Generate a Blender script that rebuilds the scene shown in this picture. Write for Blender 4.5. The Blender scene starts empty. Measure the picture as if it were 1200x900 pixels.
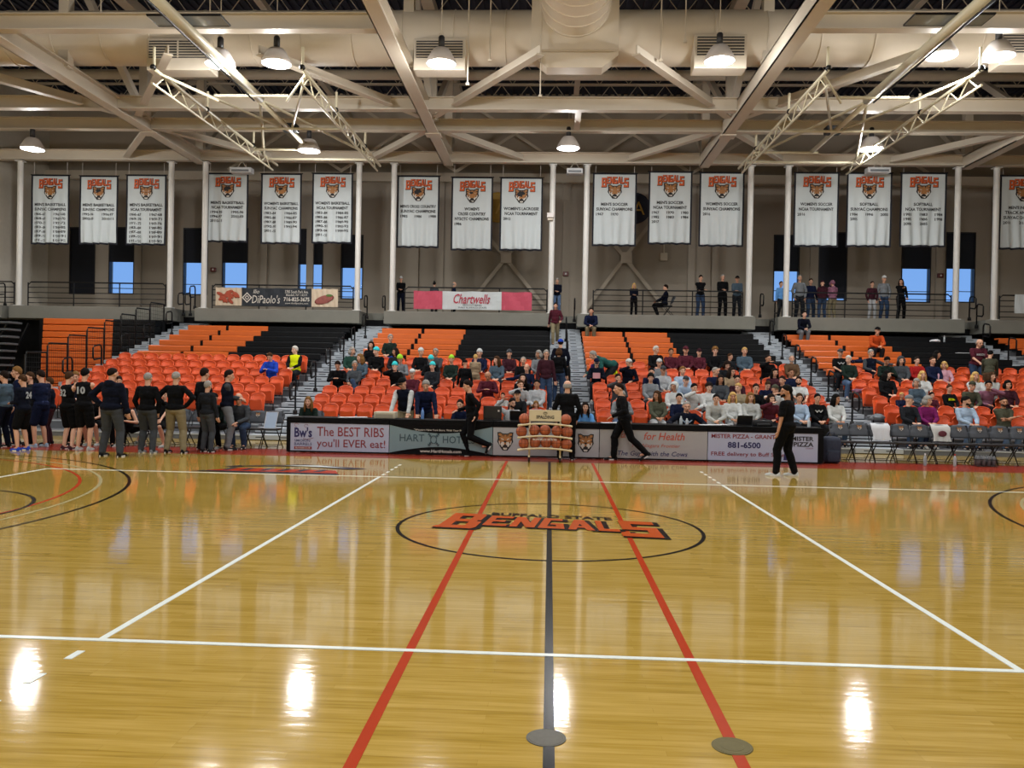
import bpy, bmesh, math, random
from mathutils import Vector as V, Matrix as M
random.seed(7)
S=bpy.context.scene; COL=S.collection
# ---------------------------------------------------------------- camera
F=960.0; CAM=V((-.03,0,1.8))
yaw=math.atan(.0458); pit=math.radians(.495); rol=math.radians(1.07)
fw=V((-math.sin(yaw)*math.cos(pit),math.cos(yaw)*math.cos(pit),-math.sin(pit)))
r0=V((math.cos(yaw),math.sin(yaw),0)); u0=r0.cross(fw)
rt=r0*math.cos(rol)+u0*math.sin(rol); up=rt.cross(fw)
cd=bpy.data.cameras.new('camera'); cam=bpy.data.objects.new('camera',cd); COL.objects.link(cam)
cd.sensor_width=36; cd.lens=36*F/1200; cd.clip_end=300; cd.clip_start=.05
m=M((rt,up,-fw)).transposed().to_4x4(); m.translation=CAM; cam.matrix_world=m
S.camera=cam
CFW,CRT,CUP=fw.copy(),rt.copy(),up.copy()
def ray(px,py): return (CFW+CRT*((px-600)/F)-CUP*((py-450)/F))
def at(px,py,Y):
    d=ray(px,py); return CAM+d*(Y/d.y)
def gnd(px,py,z=0):
    d=ray(px,py); return CAM+d*((z-CAM.z)/d.z)
# ---------------------------------------------------------------- materials
def srgb(c):
    if isinstance(c,str):
        c=c.lstrip('#'); c=[int(c[i:i+2],16)/255 for i in (0,2,4)]
    return tuple((x/12.92 if x<=.04045 else ((x+.055)/1.055)**2.4) for x in c)+(1,)
MC={}
def mat(name,col,rough=.6,metal=0,noise=.08,scale=6,bump=0,coat=0,spec=.5,emit=0):
    if name in MC: return MC[name]
    m=bpy.data.materials.new(name); m.use_nodes=True; nt=m.node_tree; b=nt.nodes['Principled BSDF']
    c=srgb(col); b.inputs['Roughness'].default_value=rough; b.inputs['Metallic'].default_value=metal
    b.inputs['Coat Weight'].default_value=coat; b.inputs['Specular IOR Level'].default_value=spec
    tc=nt.nodes.new('ShaderNodeTexCoord'); n=nt.nodes.new('ShaderNodeTexNoise'); n.inputs['Scale'].default_value=scale; n.inputs['Detail'].default_value=4
    nt.links.new(tc.outputs['Object'],n.inputs['Vector'])
    r=nt.nodes.new('ShaderNodeMapRange'); r.inputs['To Min'].default_value=1-noise; r.inputs['To Max'].default_value=1+noise
    nt.links.new(n.outputs['Fac'],r.inputs['Value'])
    mx=nt.nodes.new('ShaderNodeVectorMath'); mx.operation='SCALE'; mx.inputs[0].default_value=c[:3]
    nt.links.new(r.outputs[0],mx.inputs['Scale']); nt.links.new(mx.outputs[0],b.inputs['Base Color'])
    if bump:
        bp=nt.nodes.new('ShaderNodeBump'); bp.inputs['Strength'].default_value=bump; bp.inputs['Distance'].default_value=.02
        nt.links.new(n.outputs['Fac'],bp.inputs['Height']); nt.links.new(bp.outputs[0],b.inputs['Normal'])
    if emit:
        b.inputs['Emission Color'].default_value=(.93,.97,1,1); b.inputs['Emission Strength'].default_value=emit
    MC[name]=m; return m
steel=mat('beige_painted_steel','#cdc3b2',.5,noise=.05,scale=2)
ductm=mat('beige_duct','#d6ccbb',.5,noise=.04,scale=3)
wallm=mat('taupe_wall_panel','#9c9386',.8,noise=.05,scale=1.5)
wallup=mat('upper_wall','#b5ab9c',.8,noise=.05,scale=1.5)
insetm=mat('recess_wall_panel','#7f786e',.8,noise=.05,scale=1.5)
conc=mat('concrete','#77776f',.85,noise=.15,scale=2,bump=.2)
postm=mat('white_post_paint','#d3d3cf',.4)
blackm=mat('black_metal','#07080b',.45,spec=.3)
blind=mat('navy_blind','#0d1320',.8)
orangeC=mat('orange_chair_plastic','#e05c2c',.38,noise=.06,scale=8)
orangeCd=mat('orange_chair_seat_plastic','#d04e22',.38,noise=.06,scale=8)
orangeB=mat('orange_bench_plastic','#d2621f',.42,noise=.06,scale=2)
blackB=mat('black_bench_plastic','#05070b',.6,noise=.1,scale=2,spec=.2)
stepm=mat('grey_step_metal','#a4acb4',.5,noise=.1,scale=3)
darkm=mat('dark_understructure','#0b0c0f',.85,spec=.2)
deckm=mat('bleacher_deck','#5d6167',.7,noise=.1)
whitep=mat('white_lamp_housing','#cfc8c4',.4)
bannerm=mat('white_banner_cloth','#c3cccf',.85,noise=.03,scale=3)
navyb=mat('navy_banner_hem','#101320',.8)
inkm=mat('black_ink','#16161a',.7)
orinkm=mat('orange_ink','#c9571f',.6)
whink=mat('white_ink','#cfcbc2',.6)
tanink=mat('tiger_tan_ink','#a06c3a',.6)
creamm=mat('cream_rack_metal','#cbbd9c',.4)
ballm=mat('basketball_leather','#a5532e',.55,noise=.12,scale=60,bump=.2)
glassm=bpy.data.materials.new('window_glass'); glassm.use_nodes=True
_b=glassm.node_tree.nodes['Principled BSDF']; _b.inputs['Transmission Weight'].default_value=1; _b.inputs['Roughness'].default_value=0; _b.inputs['IOR'].default_value=1.02; _b.inputs['Base Color'].default_value=(.93,.96,1,1)
# floor
def floor_mat():
    m=bpy.data.materials.new('varnished_maple_floor'); m.use_nodes=True; nt=m.node_tree; b=nt.nodes['Principled BSDF']; N=nt.nodes.new; L=nt.links.new
    tc=N('ShaderNodeTexCoord')
    br=N('ShaderNodeTexBrick'); br.inputs['Scale'].default_value=1; br.inputs['Brick Width'].default_value=.9; br.inputs['Row Height'].default_value=.057
    br.inputs['Mortar Size'].default_value=.0008; br.offset=.37; br.offset_frequency=3; br.squash=1.0
    br.inputs['Color1'].default_value=(.30,.30,.30,1); br.inputs['Color2'].default_value=(.70,.70,.70,1); br.inputs['Mortar'].default_value=(.05,.05,.05,1); br.inputs['Bias'].default_value=0
    L(tc.outputs['Object'],br.inputs['Vector'])
    mp=N('ShaderNodeMapping'); mp.inputs['Scale'].default_value=(1.2,22,1); L(tc.outputs['Object'],mp.inputs['Vector'])
    n=N('ShaderNodeTexNoise'); n.inputs['Scale'].default_value=1.6; n.inputs['Detail'].default_value=6; L(mp.outputs[0],n.inputs['Vector'])
    ad=N('ShaderNodeMath'); ad.operation='MULTIPLY_ADD'; ad.inputs[1].default_value=.7; L(n.outputs['Fac'],ad.inputs[0])
    sc=N('ShaderNodeMath'); sc.operation='MULTIPLY'; sc.inputs[1].default_value=.45; L(br.outputs['Color'],sc.inputs[0]); L(sc.outputs[0],ad.inputs[2])
    cr=N('ShaderNodeValToRGB'); e=cr.color_ramp.elements
    e[0].position=.2; e[0].color=srgb('#826628'); e[1].position=.85; e[1].color=srgb('#cbab5c')
    x=e.new(.5); x.color=srgb('#b0903a')
    L(ad.outputs[0],cr.inputs['Fac']); L(cr.outputs[0],b.inputs['Base Color'])
    b.inputs['Roughness'].default_value=.085; b.inputs['Coat Weight'].default_value=.3; b.inputs['Coat Roughness'].default_value=.03
    mp2=N('ShaderNodeMapping'); mp2.inputs['Scale'].default_value=(.8,8,1); L(tc.outputs['Object'],mp2.inputs['Vector'])
    n2=N('ShaderNodeTexNoise'); n2.inputs['Scale'].default_value=2; n2.inputs['Detail'].default_value=3; L(mp2.outputs[0],n2.inputs['Vector'])
    bp=N('ShaderNodeBump'); bp.inputs['Strength'].default_value=.035; bp.inputs['Distance'].default_value=.02
    L(n2.outputs['Fac'],bp.inputs['Height']); L(bp.outputs[0],b.inputs['Normal']); L(bp.outputs[0],b.inputs['Coat Normal'])
    return m
floorm=floor_mat()
def paint(name,col): return mat(name,col,.22,noise=.05,scale=10,coat=.0,spec=.05)
pblack=paint('black_court_paint','#060606'); pred=paint('red_court_paint','#a93510'); pwhite=paint('white_court_paint','#dfe6e2')
pgrey=paint('grey_court_paint','#a39a72'); pborder=paint('rust_red_border_paint','#8a3223'); porange=paint('orange_court_paint','#b04a18'); pnavy=paint('navy_court_paint','#2b2c3c')
# ---------------------------------------------------------------- mesh builder
class MB:
    def __init__(s): s.v=[]; s.f=[]; s.m=[]; s.c=0
    def add(s,vs,fs):
        o=len(s.v); s.v+= [tuple(v) for v in vs]; s.f+=[tuple(i+o for i in f) for f in fs]; s.m+=[s.c]*len(fs); return s
    def slot(s,i): s.c=i; return s
    def box(s,x0,x1,y0,y1,z0,z1):
        return s.add([(x0,y0,z0),(x1,y0,z0),(x1,y1,z0),(x0,y1,z0),(x0,y0,z1),(x1,y0,z1),(x1,y1,z1),(x0,y1,z1)],[(3,2,1,0),(4,5,6,7),(0,1,5,4),(1,2,6,5),(2,3,7,6),(3,0,4,7)])
    def cbox(s,x0,x1,y0,y1,z0,z1,b=.01):
        # box with chamfered edges
        bm=bmesh.new(); bmesh.ops.create_cube(bm,size=1)
        for v in bm.verts: v.co=V(((x0+x1)/2+v.co.x*(x1-x0),(y0+y1)/2+v.co.y*(y1-y0),(z0+z1)/2+v.co.z*(z1-z0)))
        bmesh.ops.bevel(bm,geom=bm.edges[:],offset=b,segments=2,affect='EDGES',profile=.5)
        return s.bm(bm)
    def bm(s,bm,mx=None):
        bm.verts.index_update(); vs=[(mx@v.co if mx else v.co.copy()) for v in bm.verts]; fs=[[v.index for v in f.verts] for f in bm.faces]; bm.free(); return s.add(vs,fs)
    def frame(s,p,q,ref=V((0,0,1))):
        d=(V(q)-V(p)); L=d.length; d=d/L if L>1e-9 else V((0,0,1))
        a=ref.cross(d)
        if a.length<1e-3: a=V((1,0,0)).cross(d)
        if a.length<1e-3: a=V((0,1,0)).cross(d)
        a.normalize(); b=d.cross(a); return d,a,b
    def bar(s,p,q,w,h):   # w across (horizontal), h vertical-ish
        p=V(p);q=V(q); d,a,b=s.frame(p,q); vs=[]
        for c in (p,q):
            for (i,j) in ((-1,-1),(1,-1),(1,1),(-1,1)): vs.append(c+a*i*w/2+b*j*h/2)
        return s.add(vs,[(3,2,1,0),(4,5,6,7),(0,1,5,4),(1,2,6,5),(2,3,7,6),(3,0,4,7)])
    def tube(s,p,q,r1,r2=None,n=8,cap=True):
        r2=r1 if r2 is None else r2; p=V(p);q=V(q); d,a,b=s.frame(p,q); vs=[]
        for c,r in ((p,r1),(q,r2)):
            for i in range(n):
                t=2*math.pi*i/n; vs.append(c+a*math.cos(t)*r+b*math.sin(t)*r)
        fs=[(i,(i+1)%n,n+(i+1)%n,n+i) for i in range(n)]
        if cap: fs+=[tuple(range(n))[::-1],tuple(range(n,2*n))]
        return s.add(vs,fs)
    def path(s,pts,r,n=6,closed=False):
        pts=[V(p) for p in pts]; rings=[]; k=len(pts)
        for i,p in enumerate(pts):
            a=pts[i-1] if (i>0 or closed) else p; b=pts[(i+1)%k] if (i<k-1 or closed) else p
            d=(b-a).normalized(); x=V((.3,.5,.81)).cross(d); x=x.normalized() if x.length>1e-3 else V((1,0,0)); y=d.cross(x)
            rr=r[i] if isinstance(r,(list,tuple)) else r
            rings.append([p+x*math.cos(2*math.pi*j/n)*rr+y*math.sin(2*math.pi*j/n)*rr for j in range(n)])
        vs=[v for R in rings for v in R]; fs=[]
        for i in range(k if closed else k-1):
            A=i*n; B=((i+1)%k)*n
            fs+=[(A+j,A+(j+1)%n,B+(j+1)%n,B+j) for j in range(n)]
        if not closed: fs+=[tuple(range(n))[::-1],tuple(range((k-1)*n,k*n))]
        return s.add(vs,fs)
    def lathe(s,prof,c=(0,0,0),n=20,axis='z'):
        vs=[];k=len(prof); c=V(c)
        for (r,z) in prof:
            for i in range(n):
                t=2*math.pi*i/n; a=r*math.cos(t); b=r*math.sin(t)
                vs.append(c+(V((a,b,z)) if axis=='z' else V((a,z,b)) if axis=='y' else V((z,a,b))))
        fs=[(i*n+j,i*n+(j+1)%n,(i+1)*n+(j+1)%n,(i+1)*n+j) for i in range(k-1) for j in range(n)]
        fs+=[tuple(range(n))[::-1],tuple(range((k-1)*n,k*n))]
        return s.add(vs,fs)
    def ell(s,c,r,R=None,u=12,w=8):
        c=V(c); vs=[]; R=R or M.Identity(3)
        for i in range(1,w):
            t=math.pi*i/w
            for j in range(u):
                p=2*math.pi*j/u; vs.append(c+R@V((r[0]*math.sin(t)*math.cos(p),r[1]*math.sin(t)*math.sin(p),r[2]*math.cos(t))))
        vs+= [c+R@V((0,0,r[2])),c+R@V((0,0,-r[2]))]; a=len(vs)-2; b=a+1
        fs=[((i*u+j),((i+1)*u+j),((i+1)*u+(j+1)%u),(i*u+(j+1)%u)) for i in range(w-2) for j in range(u)]
        fs+=[(a,j,(j+1)%u) for j in range(u)]+[((w-2)*u+j,b,(w-2)*u+(j+1)%u) for j in range(u)]
        return s.add(vs,fs)
    def prism(s,pts,d):   # polygon (list of 3d pts) extruded by vector d
        pts=[V(p) for p in pts]; d=V(d); n=len(pts)
        return s.add(pts+[p+d for p in pts],[tuple(range(n)),tuple(range(2*n-1,n-1,-1))]+[(i,i+n,(i+1)%n+n,(i+1)%n) for i in range(n)])
    def build(s,name,mats,parent=None,smooth=False,local=False,norm=True):
        me=bpy.data.meshes.new(name); o=bpy.data.objects.new(name,me)
        off=V((0,0,0))
        if parent is not None and not local:
            p=parent
            while p is not None: off+=p.location; p=p.parent
        me.from_pydata([tuple(V(v)-off) for v in s.v],[],s.f)
        if not isinstance(mats,(list,tuple)): mats=[mats]
        for x in mats: me.materials.append(x)
        if len(mats)>1: me.polygons.foreach_set('material_index',s.m)
        if norm:
            bm=bmesh.new(); bm.from_mesh(me); bmesh.ops.recalc_face_normals(bm,faces=bm.faces[:]); bm.to_mesh(me); bm.free()
        if smooth:
            me.polygons.foreach_set('use_smooth',[True]*len(me.polygons))
            if smooth=='auto': me.set_sharp_from_angle(angle=math.radians(40))
        COL.objects.link(o)
        if parent is not None: o.parent=parent
        return o
def thing(name,label,cat,loc=(0,0,0),rz=0,group=None):
    o=bpy.data.objects.new(name,None); o.empty_display_size=.1; COL.objects.link(o); o.location=loc; o.rotation_euler=(0,0,rz)
    o['label']=label; o['category']=cat
    if group: o['group']=group
    return o
def tag(o,label,cat,group=None,kind=None):
    o['label']=label; o['category']=cat
    if group: o['group']=group
    if kind: o['kind']=kind
    return o
def struct(o,label=None,cat=None):
    o['kind']='structure'
    if label: o['label']=label
    if cat: o['category']=cat
    return o
KIDS={}
def children(o):
    return [c for c in COL.objects if c.parent is o]
def dup(root,kids,loc,rz=0,label=None,group=None):
    r=root.copy(); COL.objects.link(r); r.location=loc; r.rotation_euler=(0,0,rz)
    if label: r['label']=label
    if group: r['group']=group
    for ch,gs in kids:
        c=ch.copy(); COL.objects.link(c); c.parent=r
        for g in gs:
            d=g.copy(); COL.objects.link(d); d.parent=c
    return r
def tree(root):
    al=list(COL.objects); return [(c,[g for g in al if g.parent is c]) for c in al if c.parent is root]
# text fitted to a rectangle: maps text plane to world by origin + x*U + y*W
def text_mb(s,x0,x1,y0,y1,bold=0,shear=0):
    cu=bpy.data.curves.new('t','FONT'); cu.body=s; cu.size=1; cu.offset=bold; cu.shear=shear; cu.resolution_u=2
    o=bpy.data.objects.new('t',cu); COL.objects.link(o)
    dg=bpy.context.evaluated_depsgraph_get(); me=bpy.data.meshes.new_from_object(o.evaluated_get(dg))
    vs=[v.co.copy() for v in me.vertices]; fs=[tuple(p.vertices) for p in me.polygons]
    bpy.data.objects.remove(o); bpy.data.curves.remove(cu); bpy.data.meshes.remove(me)
    if not vs: return [],[]
    a=min(v.x for v in vs); b=max(v.x for v in vs); c=min(v.y for v in vs); d=max(v.y for v in vs)
    return [(x0+(v.x-a)/(b-a)*(x1-x0), y0+(v.y-c)/(d-c)*(y1-y0)) for v in vs],fs
def put_text(mb,s,x0,x1,z0,z1,mp,bold=0,shear=0):
    vs,fs=text_mb(s,x0,x1,z0,z1,bold,shear); mb.add([mp(x,z) for x,z in vs],fs)
# slab-letter glyphs for the team lettering (unit cell)
t_=.3
GL={'B':[[(0,0),(t_,0),(t_,1),(0,1)],[(0,.82),(.85,.82),(.95,.9),(.85,1),(0,1)],[(0,.43),(.85,.43),(.85,.6),(0,.6)],[(0,0),(.9,0),(1,.1),(.9,.18),(0,.18)],[(.62,.55),(.93,.55),(.93,.92),(.62,.92)],[(.66,.08),(.99,.08),(.99,.47),(.66,.47)],[(-.12,0),(.1,0),(.1,.12),(-.05,.12)]],
'E':[[(0,0),(t_,0),(t_,1),(0,1)],[(0,.8),(1,.8),(1,1),(0,1)],[(0,.41),(.8,.41),(.8,.59),(0,.59)],[(0,0),(1,0),(1,.2),(0,.2)]],
'N':[[(0,0),(t_,0),(t_,1),(0,1)],[(.7,0),(1,0),(1,1),(.7,1)],[(0,1),(.35,1),(1,0),(.65,0)]],
'G':[[(0,0),(t_,0),(t_,1),(0,1)],[(0,.8),(1,.8),(1,1),(0,1)],[(0,0),(1,0),(1,.2),(0,.2)],[(.7,0),(1,0),(1,.52),(.7,.52)],[(.5,.36),(1,.36),(1,.52),(.5,.52)]],
'A':[[(0,0),(.3,0),(.65,1),(.33,1)],[(.7,0),(1,0),(.7,1),(.36,1)],[(.2,.2),(.8,.2),(.75,.36),(.25,.36)]],
'L':[[(0,0),(t_,0),(t_,1),(0,1)],[(0,0),(1,0),(1,.22),(0,.22)]],
'S':[[(0,.8),(1,.8),(1,1),(0,1)],[(0,.5),(.32,.5),(.32,1),(0,1)],[(0,.42),(1,.42),(1,.6),(0,.6)],[(.68,0),(1,0),(1,.55),(.68,.55)],[(-.1,0),(1,0),(1,.2),(-.1,.2)],[(-.1,0),(.15,0),(.15,.3),(-.1,.22)]]}
def bengals(x0,x1,zb,h,mp,d,big=1.35,drop=.35,shx=0,shz=0):
    # mp(x,z,layer) -> 3d ; returns (shadow,face) builders
    A=MB();B=MB(); wid=[1.35,.85,.9,.95,.95,.75,1.25]; tot=sum(wid); sp=.12; sc=(x1-x0)/(tot+sp*6); x=x0
    for i,c in enumerate('BENGALS'):
        w=wid[i]*sc; hh=h*(big if i in (0,6) else 1); z0=zb-(h*drop if i in (0,6) else 0)
        g=.05*h
        for q in GL[c]:
            cx=sum(p[0] for p in q)/len(q); cz=sum(p[1] for p in q)/len(q)
            def P(p,gr): 
                X=x+p[0]*w; Z=z0+p[1]*hh
                mx=x+cx*w; mz=z0+cz*hh
                return (X+math.copysign(gr,X-mx)+(shx if gr else 0),Z+math.copysign(gr,Z-mz)+(shz if gr else 0))
            ee=.07*GL[c].index(q); B.add([mp(*P(p,0),2+ee) for p in q],[tuple(range(len(q)))])
            A.add([mp(*P(p,g*.9),1+ee) for p in q],[tuple(range(len(q)))])
        x+=w+sp*sc
    return A,B
def tiger(cx,cz,w,h,mp,parent,local=False):
    # stylised snarling big-cat head : four flat inks, each its own layer
    cnt=[0]
    def P(pts,l,mb): cnt[0]+=1; l=l+.025*cnt[0]; mb.add([mp(cx+a*w/2,cz+b*h/2,l) for a,b in pts],[tuple(range(len(pts)))])
    k=MB(); P([(-1,.95),(-.62,.98),(-.3,.82),(.3,.82),(.62,.98),(1,.95),(.92,.3),(1,-.05),(.62,-.6),(.3,-.98),(-.3,-.98),(-.62,-.6),(-1,-.05),(-.92,.3)],1,k)
    t=MB(); P([(-.85,.82),(-.6,.85),(-.28,.7),(.28,.7),(.6,.85),(.85,.82),(.75,.3),(.8,0),(.5,-.35),(-.5,-.35),(-.8,0),(-.75,.3)],2,t)
    wt=MB()
    for s in (-1,1):
        P([(s*.12,-.12),(s*.42,-.05),(s*.6,-.3),(s*.42,-.62),(s*.15,-.5)],3,wt); P([(s*.68,-.05),(s*.82,.05),(s*.74,-.3),(s*.6,-.45)],3,wt)
        P([(s*.2,.22),(s*.5,.33),(s*.45,.18),(s*.22,.12)],3,wt)
    P([(-.28,-.7),(.28,-.7),(.18,-.9),(-.18,-.9)],3,wt)
    ln=MB()
    for s in (-1,1):
        for a,b,c in (((.85,.45),(.45,.5),(.8,.6)),((.8,.15),(.5,.08),(.78,.28)),((.12,.7),(.2,.42),(.28,.68)),((.35,.72),(.36,.5),(.48,.76)),((.3,.18),(.42,.24),(.38,.14)),((.6,-.05),(.45,-.12),(.55,-.25))):
            P([(s*a[0],a[1]),(s*b[0],b[1]),(s*c[0],c[1])],4,ln)
    P([(-.18,.05),(.18,.05),(.1,-.14),(-.1,-.14)],4,ln); P([(-.3,-.42),(.3,-.42),(.2,-.7),(-.2,-.7)],4,ln)
    r=[]
    for mb,mm in ((k,inkm),(t,tanink),(wt,whink),(ln,inkm)):
        r.append(mb)
    g=MB()
    for i,mb in enumerate(r): g.slot(i); g.add(mb.v,mb.f)
    return g.build('tiger_emblem',[inkm,tanink,whink,inkm],parent,local=local,norm=False)
# ================================================================ SHELL
XL,XR,YB,YW,ZR=-24,26,-8,38,14.9
fl=MB().box(XL,XR,YB,YW,-.3,0).build('floor',floorm); struct(fl)
def fpart(name,mb,m,label=None):
    o=mb.build(name,m,fl); 
    if label: o['label']=label
    return o
LZ=.0025
def strip(x0,x1,y0,y1,z=LZ): return MB().box(x0,x1,y0,y1,.0002,z)
fpart('border_band',strip(XL+.1,XR-.1,17.47,19.0,.0015),pborder,'rust red painted border band along the far sideline')
fpart('centre_line',strip(-.028,.028,2.3,17.47,.0035),pblack,'black centre line')
for s in (-1,1): fpart('coaching_line',strip(s*.91-.03,s*.91+.03,2.3,17.47,.003),pred,'thin red line parallel to the centre line')
for Yy in (5.3,14.28): fpart('sideline',strip(-9,9,Yy-.025,Yy+.025,.0045),pwhite,'white volleyball sideline')
for s in (-1,1):
    fpart('end_line',strip(s*9-.025,s*9+.025,5.3,14.28,.0045),pwhite)
    a=strip(s*2.98-.025,s*2.98+.025,5.3,14.28,.004)
    for i in range(5):
        a.box(s*2.98-.025,s*2.98+.025,14.5+i*.4,14.68+i*.4,.0002,.004)
        a.box(s*2.98-.025,s*2.98+.025,4.93-i*.4,5.08-i*.4,.0002,.004)
    fpart('attack_line',a,pwhite,'white attack line with dashed extensions')
def ring(cx,cy,r,w,a0=0,a1=360,z=LZ,n=96):
    m=MB(); k=int(n*(a1-a0)/360)
    for i in range(k):
        t0=math.radians(a0+(a1-a0)*i/k); t1=math.radians(a0+(a1-a0)*(i+1)/k)
        m.add([(cx+q*math.cos(t),cy+q*math.sin(t),z) for q,t in ((r-w/2,t0),(r+w/2,t0),(r+w/2,t1),(r-w/2,t1))],[(0,1,2,3)])
    return m
CY=9.85
fpart('centre_circle',ring(0,CY,1.81,.045),pblack,'black centre circle')
for s,a0 in ((-1,-88),(1,92)):
    hx=s*12.75
    fpart('three_point_arc',ring(hx,CY,6.72,.05,a0,a0+176),pblack)
    fpart('three_point_arc',ring(hx,CY,6.3,.05,a0,a0+176,.0022),pgrey)
    fpart('three_point_arc',ring(hx,CY,6.0,.05,a0,a0+176,.002),pred)
    fpart('free_throw_circle',ring(s*8.53,CY,1.81,.05,0,360),pblack)
A_,B_=bengals(-1.31,1.30,9.74,.68,lambda x,z,l:(x+ (z-9.74)*.12*(1 if x<0 else -.2),z-.12*x,.003+.003*l),None,1.5,.38,.035,-.03)
fpart('team_lettering',A_,pblack,'black outline of the team lettering'); fpart('team_lettering',B_,porange,'orange team lettering in the centre circle')
tm=MB(); put_text(tm,'BUFFALO STATE',-.75,.8,10.5,10.72,lambda x,z:(x,z-.1*x,.0052),.03); fpart('school_lettering',tm,pblack)
# left sponsor logo painted near far sideline
g=MB(); g2=MB(); g3=MB(); lx,ly=-4.95,15.1
def LP(pts,mb,z): mb.add([(lx+a,ly+b,z) for a,b in pts],[tuple(range(len(pts)))])
LP([(-1.3,-.5),(1.15,-.55),(1.0,-.12),(-.8,-.02)],g,.0062)
for i in range(6): LP([(-1.05+i*.34,-.4),(-.93+i*.34,-.4),(-.85+i*.34,-.05),(-.98+i*.34,-.05)],g2,.0074)
LP([(-1.5,-.65),(-1.2,-.5),(1.2,-.62),(1.2,-.75)],g2,.0074)
LP([(-1.0,.3),(.2,.75),(1.5,.3),(1.2,.1),(.2,.45),(-.7,.25)],g2,.0074); LP([(-.2,.5),(.5,.62),(1.1,.3),(.6,.4)],g3,.0084)
LP([(-1.2,.1),(-1.0,.35),(-.8,.3),(-1.0,.05)],g2,.0074)
fpart('court_logo',g,pred,'orange red field of the logo'); fpart('court_logo',g2,pnavy); fpart('court_logo',g3,pwhite)
# brass / steel floor plates
for (px,py,col,lab) in ((640,865,'#5e5c54','round steel floor cover plate set on the black centre line'),(858,875,'#5e552a','round brass floor cover plate set on the red line')):
    c=gnd(px,py); 
    t=thing('floor_plate',lab,'floor plate',(c.x,c.y,0))
    pm=mat('plate_'+col,col,.5,.5,noise=.2,scale=30)
    MB().lathe([(.0,.0003),(.1,.0003),(.1,.003),(.098,.0045),(.092,.004),(0,.004)],(0,0,0),36).build('cover',pm,t,'auto',True)
    r_=MB()
    for rr in ((.085,.055) if 'brass' in lab else (.085,)):
        r_.lathe([(rr,.0039),(rr+.0015,.005),(rr+.003,.0039)],(0,0,0),36)
    r_.build('raised_ring',pm,t,True,True)
# ---------------- walls
w=MB()
# back wall with window openings
WZ0=4.4
wins=[]   # (x0,x1,z0,z1,zblind)
for (a,b,yt,yb,ybl) in ((82,111,266,345,345),(128,157,266,345,307),(215,243,267,346,308),(261,290,267,346,308),(350,378,268,345,310),(400,425,275,351,314),(907,936,275,354,318),(960,992,272,353,349),(1057,1090,273,355,315),(1109,1142,272,355,315)):
    p=at(a,yt,YW); q=at(b,yb,YW); r=at((a+b)/2,ybl,YW); 
    wins.append((p.x,q.x,q.z,p.z,r.z))
wins.sort()
zt=max(x[3] for x in wins); zb=min(x[2] for x in wins)
x=XL
for (a,b,z0,z1,_) in wins:
    w.box(x,a,YW,YW+.4,-.3,12.0); w.box(a,b,YW,YW+.4,-.3,z0); w.box(a,b,YW,YW+.4,z1,12.0); x=b
w.box(x,XR,YW,YW+.4,-.3,12.0)
o=w.build('wall_back',wallm); struct(o)
pl=MB()
for px in (163,310,364,487,516,663,810,838,953,1100,1165):
    c=at(px,300,YW); pl.box(c.x-.16,c.x+.16,YW-.14,YW,0,11)
pl.build('pilaster_strips',wallm,o)
up=MB().box(XL,XR,YW-.02,YW+.4,12.0,ZR).build('upper_cladding',wallup,o)
lg=MB().box(XL,XR,YW-.35,YW,10.75,11.15).build('ledge_beam',steel,o)
# recess panels on the wall (darker)
rp=MB()
for a,b in ((-40,60),(395,520),(803,930),(1150,1230)):
    p=at(a,267 if a<700 else 272,YW); q=at(b,360,YW); rp.box(p.x,q.x,YW-.03,YW,4.4,p.z)
rp2=MB(); 
for i,(a,b,z0,z1,zl) in enumerate(wins):
    fr=MB(); t=.05
    fr.box(a,a+t,YW-.02,YW+.2,z0,z1); fr.box(b-t,b,YW-.02,YW+.2,z0,z1); fr.box(a+t,b-t,YW-.02,YW+.2,z1-t,z1); fr.box(a+t,b-t,YW-.02,YW+.2,z0,z0+t)
    fr.box(a+t,b-t,YW+.1,YW+.14,z0+.5,z0+.53)
    wo=fr.build('window_%d'%(i+1),mat('dark_window_frame','#14161d',.5)); struct(wo)
    MB().box(a+t,b-t,YW+.15,YW+.156,z0+t,z1-t).build('window_glass',glassm,wo)
    MB().box(a+t,b-t,YW+.03,YW+.05,max(zl,z0+t),z1-t).build('roller_blind',blind,wo)
for nm,bx in (('wall_left',(XL-.4,XL,YB,YW+.4,-.3,ZR)),('wall_right',(XR,XR+.4,YB,YW+.4,-.3,ZR)),('wall_front',(XL-.4,XR+.4,YB-.4,YB,-.3,ZR))):
    struct(MB().box(*bx).build(nm,mat('light_side_wall','#cdc6b8',.8)))
# X bracing on back wall
for (p1,p2,p3,p4) in (((545,362),(625,262),(560,262),(640,362)),((687,362),(762,262),(700,262),(780,362))):
    b_=MB()
    for a,b in ((p1,p2),(p3,p4)): b_.bar(at(*a,YW-.22),at(*b,YW-.22),.1,.16)
    c=at(*p1,YW-.22); tr=thing('wall_cross_brace','steel cross brace on the back wall, '+('left of' if p1[0]<600 else 'right of')+' the centre stair gap','brace',(c.x,c.y,4.4))
    b_.build('brace_bars',wallup,tr)
    e=at((p1[0]+p4[0])/2+.5,302,YW-.3); MB().cbox(e.x-.25,e.x+.25,YW-.34,YW-.28,e.z-.25,e.z+.25).build('gusset_plate',wallup,tr)
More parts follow.
